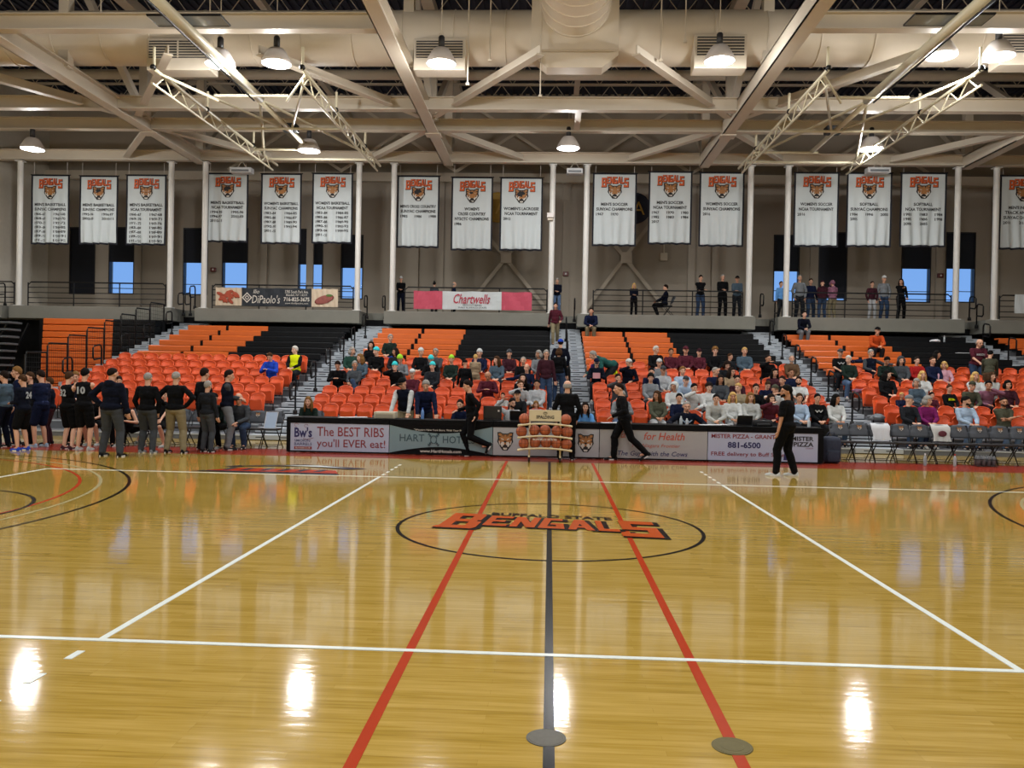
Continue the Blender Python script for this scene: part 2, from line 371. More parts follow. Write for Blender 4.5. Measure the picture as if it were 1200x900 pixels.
# medallions on wall
for (px,py,c,l,r) in ((744,244,'#141a30','navy round wall medallion behind the mens soccer banner',.72),(583,243,'#b08b2c','gold round wall medallion behind the womens cross country banner',.7)):
    c0=at(px,py,YW-.06); t=thing('wall_medallion',l,'medallion',(c0.x,YW,c0.z))
    MB().lathe([(0,-.02),(r,-.02),(r,-.06),(r-.05,-.08),(0,-.08)],(c0.x,YW,c0.z),32,'y').build('disc',mat('med'+c,c,.5),t)
    tt=MB(); put_text(tt,'A',c0.x-.1,c0.x+.45,c0.z-.3,c0.z+.3,lambda x,z:(x,YW-.085,z)); tt.build('lettering',mat('gold_ink','#c9a44a',.5),t)
for i,(px,py) in enumerate(((250,316),(663,321),(1102,323))):
    c0=at(px,py,YW-.2); t=thing('fire_alarm_strobe','small red fire alarm on the back wall, '+('between the left windows','at the centre column','between the right windows')[i],'alarm',(c0.x,YW,c0.z),group=None)
    MB().cbox(c0.x-.13,c0.x+.13,YW-.25,YW-.14,c0.z-.1,c0.z+.1,.02).build('housing',mat('alarm_red','#5a1512',.4),t); MB().cbox(c0.x-.04,c0.x+.04,YW-.28,YW-.25,c0.z-.04,c0.z+.04,.01).build('lens',whitep,t)
# junction box
c0=at(778,301,YW-.1); t=thing('junction_box','pale electrical box with conduit on the back wall under a banner','box',(c0.x,YW-.05,c0.z))
MB().cbox(c0.x-.16,c0.x+.16,YW-.16,YW-.005,c0.z-.18,c0.z+.18,.02).build('housing',steel,t); MB().tube((c0.x,YW-.05,c0.z+.181),(c0.x,YW-.05,c0.z+1.6),.03).build('conduit',steel,t)
# ---------------- roof
rf=MB().box(XL-.4,XR+.4,YB-.4,YW+.4,ZR,ZR+.3)
n_=int((XR-XL)/.3)
ro=rf.build('ceiling',mat('navy_roof_deck','#2a3044',.7)); struct(ro)
rb=MB()
for i in range(n_): rb.box(XL+i*.3,XL+i*.3+.12,YB,YW,ZR-.08,ZR)
rb.build('deck_ribs',mat('navy_roof_deck','#2a3044',.7),ro)
# concourse slab, posts
SF=33.2; SZ0,SZ1=3.87,4.4
posts=[(21,364),(198,365),(238,361),(418,363),(459,364),(645,365),(685,366),(877,368),(921,369),(1120,370),(1165,371)]
PX=[at(px,py,SF+.15).x for px,py in posts]
cf=MB().box(XL,XR,34.6,YW,4.1,SZ1)
bays=[(PX[0]-.3,PX[1]+.15),(PX[2]-.3,PX[3]+.15),(PX[4]-.3,PX[5]+.15),(PX[6]-.3,PX[7]+.25),(PX[8]-.35,PX[9]+.3),(PX[10]-.4,XR)]
PX.append(PX[10]+6.6)
cw=struct(cf.build('concourse_deck',conc)); cw['label']='concrete upper concourse floor behind the railings'; cw['category']='walkway'
cw.name='floor_concourse'
for i,(a,b) in enumerate(bays):
    m_=MB().cbox(a,b,SF,34.6,SZ0,SZ1,.02).build('concourse_edge',conc,cw)
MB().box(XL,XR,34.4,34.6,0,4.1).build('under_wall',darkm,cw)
MB().box(XL,PX[0]-.6,SF,34.6,SZ0,SZ1).build('concourse_edge',conc,cw)
pn=['left end','left bay right side']
for i,x in enumerate(PX[:11]):
    t=thing('roof_post','white round steel post on the concourse edge, '+('first','second','third','fourth','fifth','sixth','seventh','eighth','ninth','tenth','eleventh')[i]+' from the left','post',(x,SF+.2,SZ1))
    MB().tube((x,SF+.2,SZ1),(x,SF+.2,10.45),.115,n=16).build('shaft',postm,t,smooth='auto')
    MB().cbox(x-.16,x+.16,SF+.04,SF+.36,SZ1,SZ1+.03).build('base_plate',postm,t); MB().cbox(x-.16,x+.16,SF+.04,SF+.36,10.42,10.46).build('cap_plate',postm,t)
# white junction box clamped on centre post
c0=at(645,253,SF+.1); t=thing('wall_box','small white box clamped high on the sixth post','box',(c0.x,SF,c0.z))
MB().cbox(c0.x-.14,c0.x+.14,SF-.1,SF+.1,c0.z-.1,c0.z+.1,.02).build('housing',whitep,t); MB().cbox(c0.x-.12,c0.x+.12,SF-.05,SF+.1,c0.z-.2,c0.z-.12,.02).build('bracket',steel,t)
# ---------------- railings of concourse
def railing(x0,x1,label,y=SF+.35,n=None):
    t=thing('guard_railing',label,'railing',(x0,y,SZ1)); n=n or max(1,round((x1-x0)/2.2))
    rl=MB(); 
    for z in (1.02,): rl.path([(x0,y,SZ1+.3),(x0,y,SZ1+.9),(x0+.12,y,SZ1+z),(x1-.12,y,SZ1+z),(x1,y,SZ1+.9),(x1,y,SZ1+.3)],.028)
    rl.build('top_rail',blackm,t)
    for z in (.15,.36,.58,.8): MB().tube((x0,y,SZ1+z),(x1,y,SZ1+z),.018,n=6).build('rail_bar',blackm,t)
    for i in range(n+1): X=x0+(x1-x0)*i/n; MB().tube((X,y,SZ1),(X,y,SZ1+1.0),.026,n=8).build('rail_post',blackm,t)
labs=['far left bay','bay with the restaurant banner','bay with the pink banner','bay right of the centre stairs','bay in front of the right windows','far right bay']
rx=[(PX[0]+.3,PX[1]-.25),(PX[2]+.3,PX[3]-.2),(PX[4]+.5,PX[5]-.15),(PX[6]+.35,PX[7]-.2),(PX[8]+.3,PX[9]-.1),(PX[10]+.3,XR-.2)]
for i,(a,b) in enumerate(rx): railing(a,b,'black horizontal bar guard railing in the '+labs[i])
railing(XL+.1,PX[0]-.3,'short black guard railing at the far left edge')
# restaurant banner on railing
def rail_banner(px0,px1,py0,py1,label,name='railing_banner'):
    p=at(px0,py0,SF+.3); q=at(px1,py1,SF+.3); t=thing(name,label,'banner',(p.x,SF+.28,q.z)); return p,q,t
yb=SF+.28
p,q,t=rail_banner(253,396,336.5,360,'dark restaurant banner with food pictures tied to the left railing')
def cloth(x0,x1,z0,z1,y,m,t,name,wav=.012,nx=24):
    c=MB(); nz=4
    for L in (0,.008):
        o=len(c.v)
        c.add([(x0+(x1-x0)*i/nx,y+L+wav*math.sin(i*1.3+j),z0+(z1-z0)*j/nz-.02*abs(math.sin(i*.5))*(j==nz)) for j in range(nz+1) for i in range(nx+1)],[(j*(nx+1)+i,j*(nx+1)+i+1,(j+1)*(nx+1)+i+1,(j+1)*(nx+1)+i) for j in range(nz) for i in range(nx)])
    return c.build(name,m,t,norm=False)
W_=q.x-p.x; H_=p.z-q.z; X=lambda f:p.x+W_*f; Z=lambda f:q.z+H_*f
cloth(X(0),X(.215),Z(0),Z(1),yb,mat('food_photo_ground','#c9b8a0',.6),t,'photo_panel'); cloth(X(.215),X(.785),Z(0),Z(1),yb,mat('dark_teal_banner','#16202a',.6),t,'cloth_panel'); cloth(X(.785),X(1),Z(0),Z(1),yb,mat('food_photo_ground','#c9b8a0',.6),t,'photo_panel')
f=MB()
for i in range(16):
    a=random.random()*6.28; r=random.random()**.5; f.ell((X(.105)+r*.42*math.cos(a),yb-.025,Z(.5)+r*.24*math.sin(a)),(.16,.012,.07),M.Rotation(random.random()*3,3,'Y'),10,6)
f.build('food_picture',mat('roast_red','#a2452c',.6,noise=.4,scale=10),t,True)
f=MB(); f.ell((X(.89),yb-.025,Z(.4)),(.42,.012,.17),M.Rotation(-.3,3,'Y')); f.build('food_picture',mat('steak_brown','#8a4a42',.6,noise=.4,scale=10),t,True)
f=MB(); f.ell((X(.93),yb-.03,Z(.62)),(.14,.012,.06)); f.build('food_garnish',mat('herb_green','#4d7030',.6),t,True)
tt=MB(); mp=lambda x,z:(x,yb-.022,z)
put_text(tt,'Ilio',X(.31),X(.36),Z(.68),Z(.9),mp,shear=.3); put_text(tt,"DiPaolo's",X(.3),X(.53),Z(.15),Z(.6),mp,shear=.2); put_text(tt,'3785 South Park Ave.',X(.57),X(.76),Z(.72),Z(.88),mp); put_text(tt,'Blasdell, NY 14219',X(.58),X(.75),Z(.55),Z(.68),mp); put_text(tt,'716-825-3675',X(.56),X(.77),Z(.28),Z(.5),mp,.02); put_text(tt,'www.iliodipaolos.com',X(.57),X(.76),Z(.1),Z(.22),mp)
for (s0,s1) in ((.16,.22),(.06,.10)):
    cx,cz=X(.26),Z(.45)
    for a in range(4):
        c1=math.cos(a*math.pi/2);s1_=math.sin(a*math.pi/2);c2=math.cos((a+1)*math.pi/2);s2=math.sin((a+1)*math.pi/2)
        tt.add([mp(cx+c1*s0,cz+s1_*s0),mp(cx+c1*s1,cz+s1_*s1),mp(cx+c2*s1,cz+s2*s1),mp(cx+c2*s0,cz+s2*s0)],[(0,1,2,3)])
tt.build('lettering',whink,t,norm=False)
p,q,t=rail_banner(485,623,340.5,364,'pink and white sponsor banner tied to the railing left of centre stairs')
W_=q.x-p.x; H_=p.z-q.z
pinkm=mat('pink_banner','#b8475d',.7); cloth(X(0),X(.245),Z(0),Z(1),yb,pinkm,t,'pink_panel',.02,8); cloth(X(.245),X(.745),Z(0),Z(1),yb,bannerm,t,'white_panel',.02,12); cloth(X(.745),X(1),Z(0),Z(1),yb,pinkm,t,'pink_panel',.02,8)
tt=MB(); mp=lambda x,z:(x,yb-.03,z); put_text(tt,'Chartwells',X(.34),X(.65),Z(.32),Z(.85),mp,.01,.35); tt.build('lettering',mat('crimson_ink','#a8243f',.6),t,norm=False)
tt=MB(); put_text(tt,'PROUDLY SERVES',X(.42),X(.58),Z(.2),Z(.28),mp); put_text(tt,'SUNY BUFFALO STATE',X(.38),X(.62),Z(.07),Z(.15),mp); tt.build('small_lettering',inkm,t,norm=False)
p,q,t=rail_banner(1189,1245,345,368,'plain white banner on the far right railing'); cloth(p.x,q.x,q.z,p.z,yb,bannerm,t,'cloth_panel'); MB().box(p.x,q.x,yb-.02,yb,p.z-.03,p.z).build('hem',bannerm,t)
# ================================================================ HANGING BANNERS
Y1=['1966-67','1967-68','1968-69','1969-70','1970-71','1971-72','1983-84','1984-85','1987-88','1988-89','1989-90','1990-91','1991-92','1994-95']
BN=[(37,81,205,286,["MEN'S BASKETBALL",'SUNYAC CHAMPIONS'],2,Y1),
(93.5,138,206,286,["MEN'S BASKETBALL",'SUNYAC CHAMPIONS'],2,['1995-96','1996-97','2002-03','2010-11']),
(148,194.5,205,287,["MEN'S BASKETBALL",'NCAA TOURNAMENT'],2,['1966-67','1967-68','1969-70','1970-71','1971-72','1975-76','1983-84','1984-85','1987-88','1988-89','1989-90','1990-91','1991-92','1992-93']),
(243,290.5,203,283.5,["MEN'S BASKETBALL",'NCAA TOURNAMENT'],2,['1994-95','1995-96','1996-97','2002-03','2010-11']),
(306,353,203.5,285.5,["WOMEN'S BASKETBALL",'SUNYAC CHAMPIONS'],2,['1983-84','1984-85','1985-86','1986-87','1987-88','1989-90','1990-91','1993-94','2001-02']),
(366,413,203,285,["WOMEN'S BASKETBALL",'NCAA TOURNAMENT'],2,['1983-84','1984-85','1985-86','1986-87','1987-88','1989-90','1990-91','1992-93','1993-94','1994-95','2001-02']),
(465.5,514.5,206,290,["MEN'S CROSS COUNTRY",'SUNYAC CHAMPIONS'],3,['1985','1986','1988']),
(529,577,207.5,293,["WOMEN'S",'CROSS COUNTRY','NYSCTC CHAMPIONS'],3,['1986']),
(586,635.5,208,293.5,["WOMEN'S LACROSSE",'NCAA TOURNAMENT'],3,['2012']),
(694.5,745.5,203,288,["MEN'S SOCCER",'SUNYAC CHAMPIONS'],3,['1967','1970']),
(760,810.5,201,286,["MEN'S SOCCER",'NCAA TOURNAMENT'],3,['1967','1970','1980','1982','1983','1984','2017']),
(819.5,871.5,202,288.5,["WOMEN'S SOCCER",'SUNYAC CHAMPIONS'],3,['2016']),
(930.5,982.5,202,289,["WOMEN'S SOCCER",'NCAA TOURNAMENT'],3,['2016']),
(992,1044.5,202.5,289,['SOFTBALL','SUNYAC CHAMPIONS'],3,['1984','1996','2000','2005']),
(1055,1108.5,202.5,289,['SOFTBALL','NCAA TOURNAMENT'],3,['1981','1983','1984','1985','1986','1998','2000','2005']),
(1171.5,1224,205.5,292,["MEN'S INDOOR",'TRACK AND FIELD','SUNYAC CHAMPIONS'],3,['2010','2014'])]
bl=["first","second","third","fourth","fifth","sixth","seventh","eighth","ninth","tenth","eleventh","twelfth","thirteenth","fourteenth","fifteenth","sixteenth"]
BY=33.75
cab=MB(); 
for i,(a,b,y0,y1,hd,nc,yrs) in enumerate(BN):
    p=at(a,(y0+y1)/2,BY); q=at(b,(y0+y1)/2,BY); zt_=at((a+b)/2,y0,BY).z; zb_=at((a+b)/2,y1,BY).z
    x0,x1=p.x,q.x; W=x1-x0; H=zt_-zb_; ph=random.random()*6
    lab='white %s %s banner, %s from the left'%(hd[0].lower().replace("'",''),hd[-1].lower(),bl[i])
    t=thing('hanging_banner',lab,'banner',((x0+x1)/2,BY,zb_),group='championship banners hung above the concourse')
    def wob(x,z,x0=x0,W=W,zb_=zb_,H=H,ph=ph):
        u=(x-x0)/W; v=1-(z-zb_)/H
        e=min(u,1-u)*6; e=min(1,e)
        return .10*e*v*v*math.sin(abs(u-.5)*26+ph*.3+v*2)+.02*v*math.sin(v*5+ph)
    def mp(x,z,l=0): return (x,BY+wob(x,z)-.012-.003*l,z)
    nx,nz=28,22
    c=MB(); c.add([(lambda x,z:(x,BY+wob(x,z),z))(x0+W*ii/nx,zb_+H*jj/nz) for jj in range(nz+1) for ii in range(nx+1)],[(jj*(nx+1)+ii,jj*(nx+1)+ii+1,(jj+1)*(nx+1)+ii+1,(jj+1)*(nx+1)+ii) for jj in range(nz) for ii in range(nx)])
    co=c.build('cloth',bannerm,t,True,norm=False); md=co.modifiers.new('s','SOLIDIFY'); md.thickness=.006; md.offset=-1 if False else 1
    hb=MB(); hw=.055
    for (xa,xb,za,zb2) in ((x0-.01,x0+hw,zb_,zt_),(x1-hw,x1+.01,zb_,zt_),(x0,x1,zb_-.02,zb_+hw),(x0,x1,zt_-hw,zt_+.01)):
        nn=28
        for k in range(nn):
            if xb-xa<zb2-za: z_a=za+(zb2-za)*k/nn; z_b=za+(zb2-za)*(k+1)/nn; P_=[(xa,z_a),(xb,z_a),(xb,z_b),(xa,z_b)]
            else: x_a=xa+(xb-xa)*k/nn; x_b=xa+(xb-xa)*(k+1)/nn; P_=[(x_a,za),(x_b,za),(x_b,zb2),(x_a,zb2)]
            P_=[mp(*pp,1) for pp in P_]; hb.add(P_+[(a_,b_+.02,c_) for a_,b_,c_ in P_],[(0,1,2,3),(7,6,5,4),(0,4,5,1),(1,5,6,2),(2,6,7,3),(3,7,4,0)])
    hb.build('hem',navyb,t)
    A_,B_=bengals(x0+W*.2,x0+W*.81,zt_-H*.145,H*.095,mp,None,1.35,.5,.012,-.01)
    A_.build('team_lettering',inkm,t,norm=False); B_.build('team_lettering',orinkm,t,norm=False)['label']='orange face of the team lettering'
    tiger(x0+W*.5,zt_-H*.255,W*.33,H*.2,lambda x,z,l:mp(x,z,3+l),t)
    tx=MB(); z=zt_-H*.45 if len(hd)==2 else zt_-H*.46; lh=H*.068
    for s_ in hd:
        ww=min(.86,.052*len(s_)); put_text(tx,s_,x0+W*(.5-ww/2),x0+W*(.5+ww/2),z,z+lh*.64,mp,.035); z-=lh
    for k,s_ in enumerate(yrs):
        cI=k%nc; rI=k//nc; zz=z-rI*lh*.93; wY=.3 if nc==2 else .17; xs=(.08,.6) if nc==2 else (.08,.42,.76)
        put_text(tx,s_,x0+W*xs[cI],x0+W*(xs[cI]+wY),zz,zz+lh*.57,mp,.03)
    tx.build('lettering',inkm,t,norm=False)
    rd=MB().tube((x0-.05,BY,zt_),(x1+.05,BY,zt_),.02).build('top_rod',blackm,t)
    for xx in (x0+.1,x1-.1): MB().tube((xx,BY,zt_),(xx,BY,10.5),.008,n=5).build('hanging_cord',whitep,t)
# ================================================================ ROOF STEEL
BZ=10.5
def ibeam(p,q,name,label,h=.42,wd=.3,cat='beam',grp=None):
    p=V(p);q=V(q); t=thing(name,label,cat,p,group=grp)
    MB().bar(p+V((0,0,h/2)),q+V((0,0,h/2)),.05,h-.04).build('web',steel,t); MB().bar(p+V((0,0,.012)),q+V((0,0,.012)),wd,.03).build('bottom_flange',steel,t); MB().bar(p+V((0,0,h-.012)),q+V((0,0,h-.012)),wd,.03).build('top_flange',steel,t)
    return t
for Yb,lb in ((33.45,'long beige steel beam directly above the hanging banners'),(29.2,'second long beige cross beam up from the banners'),(26.9,'third long beige cross beam up from the banners')):
    ibeam((XL,Yb,BZ+.02),(XR,Yb,BZ+.02),'roof_beam',lb)
ibeam((XL,20.7,BZ+.02),(-4.4,20.7,BZ+.02),'roof_beam','nearest beige cross beam in front of the duct, left side')
ibeam((6.1,20.7,BZ+.02),(XR,20.7,BZ+.02),'roof_beam','nearest beige cross beam in front of the duct, right side')
MB_p=at(600,88,31)
t=thing('service_pipe','long beige pipe running across behind the ducts','pipe',(XL,31,12.6)); c0=at(600,88,31)
MB().tube((XL,31,c0.z),(XR,31,c0.z),.19,n=14).build('pipe_run',steel,t,True)
for xx in range(-20,26,4): MB().tube((xx,31,c0.z-.21),(xx,31,ZR),.015).build('hanger_rod',steel,t)
TX=[-14.7,-4.35,6.05,16.4]; TN=['leftmost','centre left','centre right','rightmost']
for x,nme in zip(TX,TN):
    t=thing('roof_truss','deep beige roof truss running front to back, '+nme,'truss',(x,33.45,BZ),group='main roof trusses')
    c=MB(); c.box(x-.2,x+.2,4,33.6,BZ-.08,BZ-.04); c.box(x-.2,x+.2,4,33.6,BZ+.36,BZ+.4); c.box(x-.03,x+.03,4,33.6,BZ-.06,BZ+.38)
    c.box(x-.2,x-.17,4,33.6,BZ-.08,BZ+.4); c.build('bottom_chord',steel,t)
    MB().box(x-.2,x+.2,4,37.9,14.2,14.55).build('top_chord',steel,t)
    ys=[4,8.9,13.8,18.7,24,28.8,33.5]
    for i,y in enumerate(ys):
        MB().bar((x,y,BZ+.3),(x,y,14.3),.3,.3).build('web_post',steel,t)
        if i<len(ys)-1:
            a=(x,y,BZ+.4) if i%2 else (x,y,14.2); b=(x,ys[i+1],14.2) if i%2 else (x,ys[i+1],BZ+.4)
            MB().bar(a,b,.2,.22).build('web_diagonal',steel,t)
    MB().bar((x,33.5,BZ+.3),(x,37.8,14.2),.2,.22).build('web_diagonal',steel,t)
    MB().cbox(x-.28,x+.28,29.0,29.5,BZ-.12,BZ-.08).build('joint_plate',steel,t)
# horizontal plan bracing
bx=[(x0,s) for x0 in TX for s in (-1,1)]
for i,(x0,s) in enumerate(bx):
    nm=TN[TX.index(x0)]; sd='left' if s<0 else 'right'
    t=thing('plan_brace','slanting flat brace between rear cross beams, %s side of the %s truss'%(sd,nm),'brace',(x0,29.2,BZ)); 
    MB().bar((x0+s*.26,29.42,BZ+.1),(x0+s*3.05,33.25,BZ+.1),.24,.035).build('flange',steel,t); MB().bar((x0+s*.26,29.42,BZ+.22),(x0+s*3.05,33.25,BZ+.22),.04,.22).build('web',steel,t)
    t=thing('plan_brace','slanting brace rising towards the air duct, %s side of the %s truss'%(sd,nm),'brace',(x0,27.6,BZ))
    MB().bar((x0+s*1.05,26.62,BZ+.1),(x0+s*3.9,22.4,BZ+.1),.24,.035).build('flange',steel,t); MB().bar((x0+s*1.05,26.62,BZ+.24),(x0+s*3.9,22.4,BZ+.24),.04,.24).build('web',steel,t); MB().bar((x0+s*.26,27.8,BZ+.1),(x0+s*.66,27.2,BZ+.1),.24,.035).build('flange',steel,t)
# short struts between beams
for xx,lb in ((5.2-4.3,'short post strut above the centre hanging lamp'),):
    t=thing('strut',lb,'strut',(.75,28,BZ)); MB().bar((.75,26.9,BZ+.05),(.75,29.2,BZ+.05),.2,.05).build('flange',steel,t); MB().bar((.75,26.9,BZ+.2),(.75,29.2,BZ+.2),.05,.25).build('web',steel,t)
# rear bracing in plane of back row (faint X lines between posts and roof)
for i,(a,b) in enumerate(((TX[0],TX[1]),(TX[1],TX[2]),(TX[2],TX[3]))):
    t=thing('rear_cross_brace','crossed angle braces high before the back wall, '+('left','centre','right')[i]+' bay','brace',((a+b)/2,36.2,11)); mid=(a+b)/2
    for xa,xb in ((a,mid),(mid,b)):
        MB().bar((xa,36.4,10.9),(xb,36.4,14.3),.07,.12).build('angle_bar',steel,t); MB().bar((xa,36.5,14.3),(xb,36.5,10.9),.07,.12).build('angle_bar',steel,t)
jn=0
for Yj in (21.5,23.6,25.7,27.8,29.9,32.0,34.1,36.4):
    jn+=1
    t=thing('roof_joist','open web joist under the dark roof deck, '+bl[jn-1]+' from the front','joist',(XL,Yj,14),group='open web joists under the roof')
    MB().bar((XL,Yj,14.75),(XR,Yj,14.75),.12,.08).build('top_chord',steel,t); MB().bar((XL,Yj,13.95),(XR,Yj,13.95),.1,.06).build('bottom_chord',steel,t)
    z_=MB(); n=int((XR-XL)/.6)
    for i in range(n): z_.bar((XL+i*.6,Yj,13.95 if i%2 else 14.75),(XL+(i+1)*.6,Yj,14.75 if i%2 else 13.95),.025,.025)
    z_.build('web_rods',steel,t)
for i,xx in enumerate((-19.2,-9.5,.85,11.2,21.0)):
    t=thing('roof_purlin_line','beige beam running front to back high under the deck, '+bl[i]+' from the left','beam',(xx,20,13.6)); MB().bar((xx,YB,13.72),(xx,YW,13.72),.05,.3).build('web',steel,t); MB().bar((xx,YB,13.56),(xx,YW,13.56),.22,.03).build('bottom_flange',steel,t)
# ducts
t=thing('air_duct','big round beige air duct running across the hall under the roof','duct',(.8,24.4,11.85)); dz,dr,dy=11.85,.78,24.4
MB().tube((XL+.02,dy,dz),(XR-.02,dy,dz),dr,n=32).build('duct_tube',ductm,t,smooth='auto')
for xx in [XL+1.5*i for i in range(1,33)]:
    MB().lathe([(dr,-.02),(dr+.02,-.015),(dr+.02,.015),(dr,.02)],(xx,dy,dz),32,'x').build('seam_ring',ductm,t,True)
for (a,b,y0,y1) in ((485,545,45,82),(814,875,40,80),(172,246,45,82),(1172,1240,38,76)):
    p=at(a,y0,23.5); q=at(b,y1,23.5); zc=p.z-(p.z-q.z)*.62
    gb=MB().cbox(p.x,q.x,23.5,24.1,q.z,p.z,.02).build('register_box',ductm,t)
    MB().box(p.x+.08,q.x-.08,23.47,23.5,zc,p.z-.08).build('louvre_opening',mat('dark_louvre','#3c3b3c',.6),gb)
    l_=MB()
    for k in range(6): zz=zc+(p.z-.1-zc)*(k+.5)/6; l_.box(p.x+.08,q.x-.08,23.445,23.47,zz-.012,zz+.012)
    l_.box((p.x+q.x)/2-.02,(p.x+q.x)/2+.02,23.44,23.47,zc,p.z-.08); l_.build('louvre_blades',steel,gb)
p=at(622,79,23.3); q=at(726,0,23.3); zb_=p.z
bx_=MB(); c_=.5
bx_.prism([(p.x,23.3,zb_+.35),(p.x+.45,23.3,zb_),(q.x-.45,23.3,zb_),(q.x,23.3,zb_+.35),(q.x,23.3,13.7),(p.x,23.3,13.7)],(0,.55,0)); bx_.build('plenum_box',ductm,t)
t=thing('supply_duct','large round duct coming overhead into the centre plenum box','duct',(.85,23.3,12.4)); xc=(p.x+q.x)/2
MB().tube((xc,8,12.45),(xc,23.3,12.45),1.0,n=36).build('duct_tube',ductm,t,smooth='auto')
for k in range(24): MB().lathe([(1.0,-.025),(1.03,-.02),(1.03,.02),(1.0,.025)],(xc,23.25-k*.62,12.45),36,'y').build('seam_ring',ductm,t,True)
MB().bar((xc-1.2,23.1,at(600,58,23.1).z),(xc+1.2,23.1,at(600,58,23.1).z),.03,.03).build('support_bar',steel,t)
# hangers
for i,(px,pa,pb) in enumerate(((548,0,100),(633,0,114),(574,0,72),(774,0,72),(118,0,24),(246,0,24),(803,0,50))):
    a=at(px,pb,23.2); b=at(px,pa-30,23.2); t=thing('hanger_rod','thin vertical hanger rod beside the duct, '+bl[i]+' of the set','rod',a); MB().tube(a,(a.x,a.y,ZR),.02,n=6).build('rod',steel,t); MB().cbox(a.x-.05,a.x+.05,a.y-.05,a.y+.05,a.z,a.z+.06).build('clamp',steel,t)
# ---------------- hoisted basketball backstops
def backstop(xs,xc,side):
    t=thing('hoisted_backstop','folded up basketball backstop frame hoisted under the roof, '+side,'backstop',(xc,26,10)); z=9.98
    for x in xs:
        L=MB()
        a=(x,21.8,z+.02);b=(x,32,z+.02); L.tube(a,b,.05); L.tube((x,21.8,z-.5+.1),(x,31.5,z-.3),.035); 
        n=18
        for i in range(n):
            y0=22+(31.2-22)*i/n; y1=22+(31.2-22)*(i+1)/n
            za=z-.4+.1*(i/n); L.tube((x,y0,z) if i%2 else (x,y0,za),(x,y1,za) if i%2 else (x,y1,z),.02,n=5)
        L.build('lattice_arm',mat('cream_backstop_paint','#c9c2a8',.4),t)
        for y in (21.9,25.4,29.4):
            MB().tube((x,y,z),(x,y,BZ+.1),.04).build('hanger_pipe',mat('cream_backstop_paint','#c9c2a8',.4),t)
            MB().ell((x,y-.05,z+.05),(.08,.1,.08)).build('pivot_cap',blackm,t,True)
    cm=MC['cream_backstop_paint']
    MB().tube((xc,16,z+.1),(xc,24.5,z+.1),.13,n=14).build('main_mast',cm,t,True); MB().tube((xc,24.2,z+.05),(xc,29.6,z),.08,n=12).build('main_mast',cm,t,True)
    for y,a,b in ((23.8,xs[0]+.9,xs[1]+.9-1.9),(27.0,xs[0]+.2,xs[1]-.2),(29.5,xs[0],xc+.2),(30.8,xs[0],xs[1])): MB().tube((a,y,z-.05),(b,y,z-.05),.045).build('cross_tube',cm,t)
    dg=MB()
    for x in xs: dg.tube((x,22.2,z),(xc,27.5,z),.04); dg.tube((xc,24.5,z+.08),(x,30.5,z),.045); dg.tube((x,22.2,z),(x+(xc-x)*.5,23.8,z-.2),.035)
    dg.build('diagonal_tube',cm,t)
    MB().tube((xc,14.5,z-.12),(xc,24,z-.12),.025).build('cable_conduit',blackm,t)
    b=MB().cbox(xc-.9,xc+.9,19.3,19.9,z+.32,z+.36,.01).build('backboard',mat('tempered_board','#9aa3ab',.1),t)
    MB().path([(xc-.9,19.3,z+.34),(xc+.9,19.3,z+.34),(xc+.9,19.9,z+.34),(xc-.9,19.9,z+.34)],.03,6,True).build('board_frame',blackm,t)
    w_=MB().cbox(xc-.25,xc+.25,27.2,27.6,z-.02,z+.22,.03).build('winch_motor',blackm,t)
backstop((-10.95,-6.85),-8.95,'left side'); backstop((7.1,11.0),9.1,'right side')
# ---------------- lamps
lampE=mat('lamp_diffuser','#ffffff',.4,emit=14)
def lamp(loc,label,power=600):
    t=thing('high_bay_lamp',label,'lamp',loc,group='high bay lamps'); x,y,z=0,0,0
    MB().lathe([(.12,.42),(.2,.4),(.26,.33),(.4,.08),(.41,0),(.38,0),(.37,.06),(.2,.3),(.1,.32)],(0,0,0),28).build('shade',whitep,t,True,True)
    MB().lathe([(0,.05),(.36,.05),(.37,.04),(.3,.0),(0,-.02)],(0,0,0),28).build('diffuser',lampE,t,True,True)
    MB().lathe([(0,.40),(.085,.40),(.085,.72),(.06,.76),(0,.76)],(0,0,0),16).build('ballast_housing',mat('dark_lamp_metal','#2a2a2e',.4),t,True,True)
    MB().tube((0,0,.76),(0,0,1.25 if loc[1]>28 else 4.0),.014,n=6).build('hanging_stem',steel,t,False,True)
    MB().path([(-.03,0,.76),(-.05,0,.82),(0,0,.88),(.05,0,.82),(.03,0,.76)],.012,5).build('hook',steel,t,False,True)
    ld=bpy.data.lights.new('lamp_light','AREA'); ld.shape='DISK'; ld.size=.7; ld.energy=power*.55; ld.color=(1,.985,.965)
    lo=bpy.data.objects.new('lamp_light',ld); COL.objects.link(lo); lo.parent=t; lo.location=(0,0,-.04)
    pd=bpy.data.lights.new('lamp_wide_fill','POINT'); pd.shadow_soft_size=.13; pd.energy=power*.75; pd.color=(1,.985,.965)  # added all-round fill below the diffuser, brightens walls and beams; no bulb there
    po=bpy.data.objects.new('lamp_wide_fill',pd); COL.objects.link(po); po.parent=t; po.location=(0,0,-.19)
LP_=370
for i,(px,py) in enumerate(((38,175),(362,177),(666,174),(1021,175))):
    p=at(px,py,29.2); lamp((p.x,29.2,p.z),'hanging high bay lamp in the far lamp row, '+bl[i]+' from the left',LP_)
for i,(px,py) in enumerate(((258,76),(324,75),(517,75),(843,72),(1103,66),(1170,67))):
    p=at(px,py,22.2); lamp((p.x,22.2,p.z),'bright hanging high bay lamp in the near lamp row, '+bl[i]+' from the left',LP_)
k=0
for y in (14.5,7,-1):
    for x in (-18,-9.5,-1.5,6.5,15):
        lamp((x,y,10.3),'high bay lamp above the near court, %s in its row, row %s overhead'%(bl[k%5],('nearest the duct','above the camera','behind the camera')[k//5]),LP_); k+=1
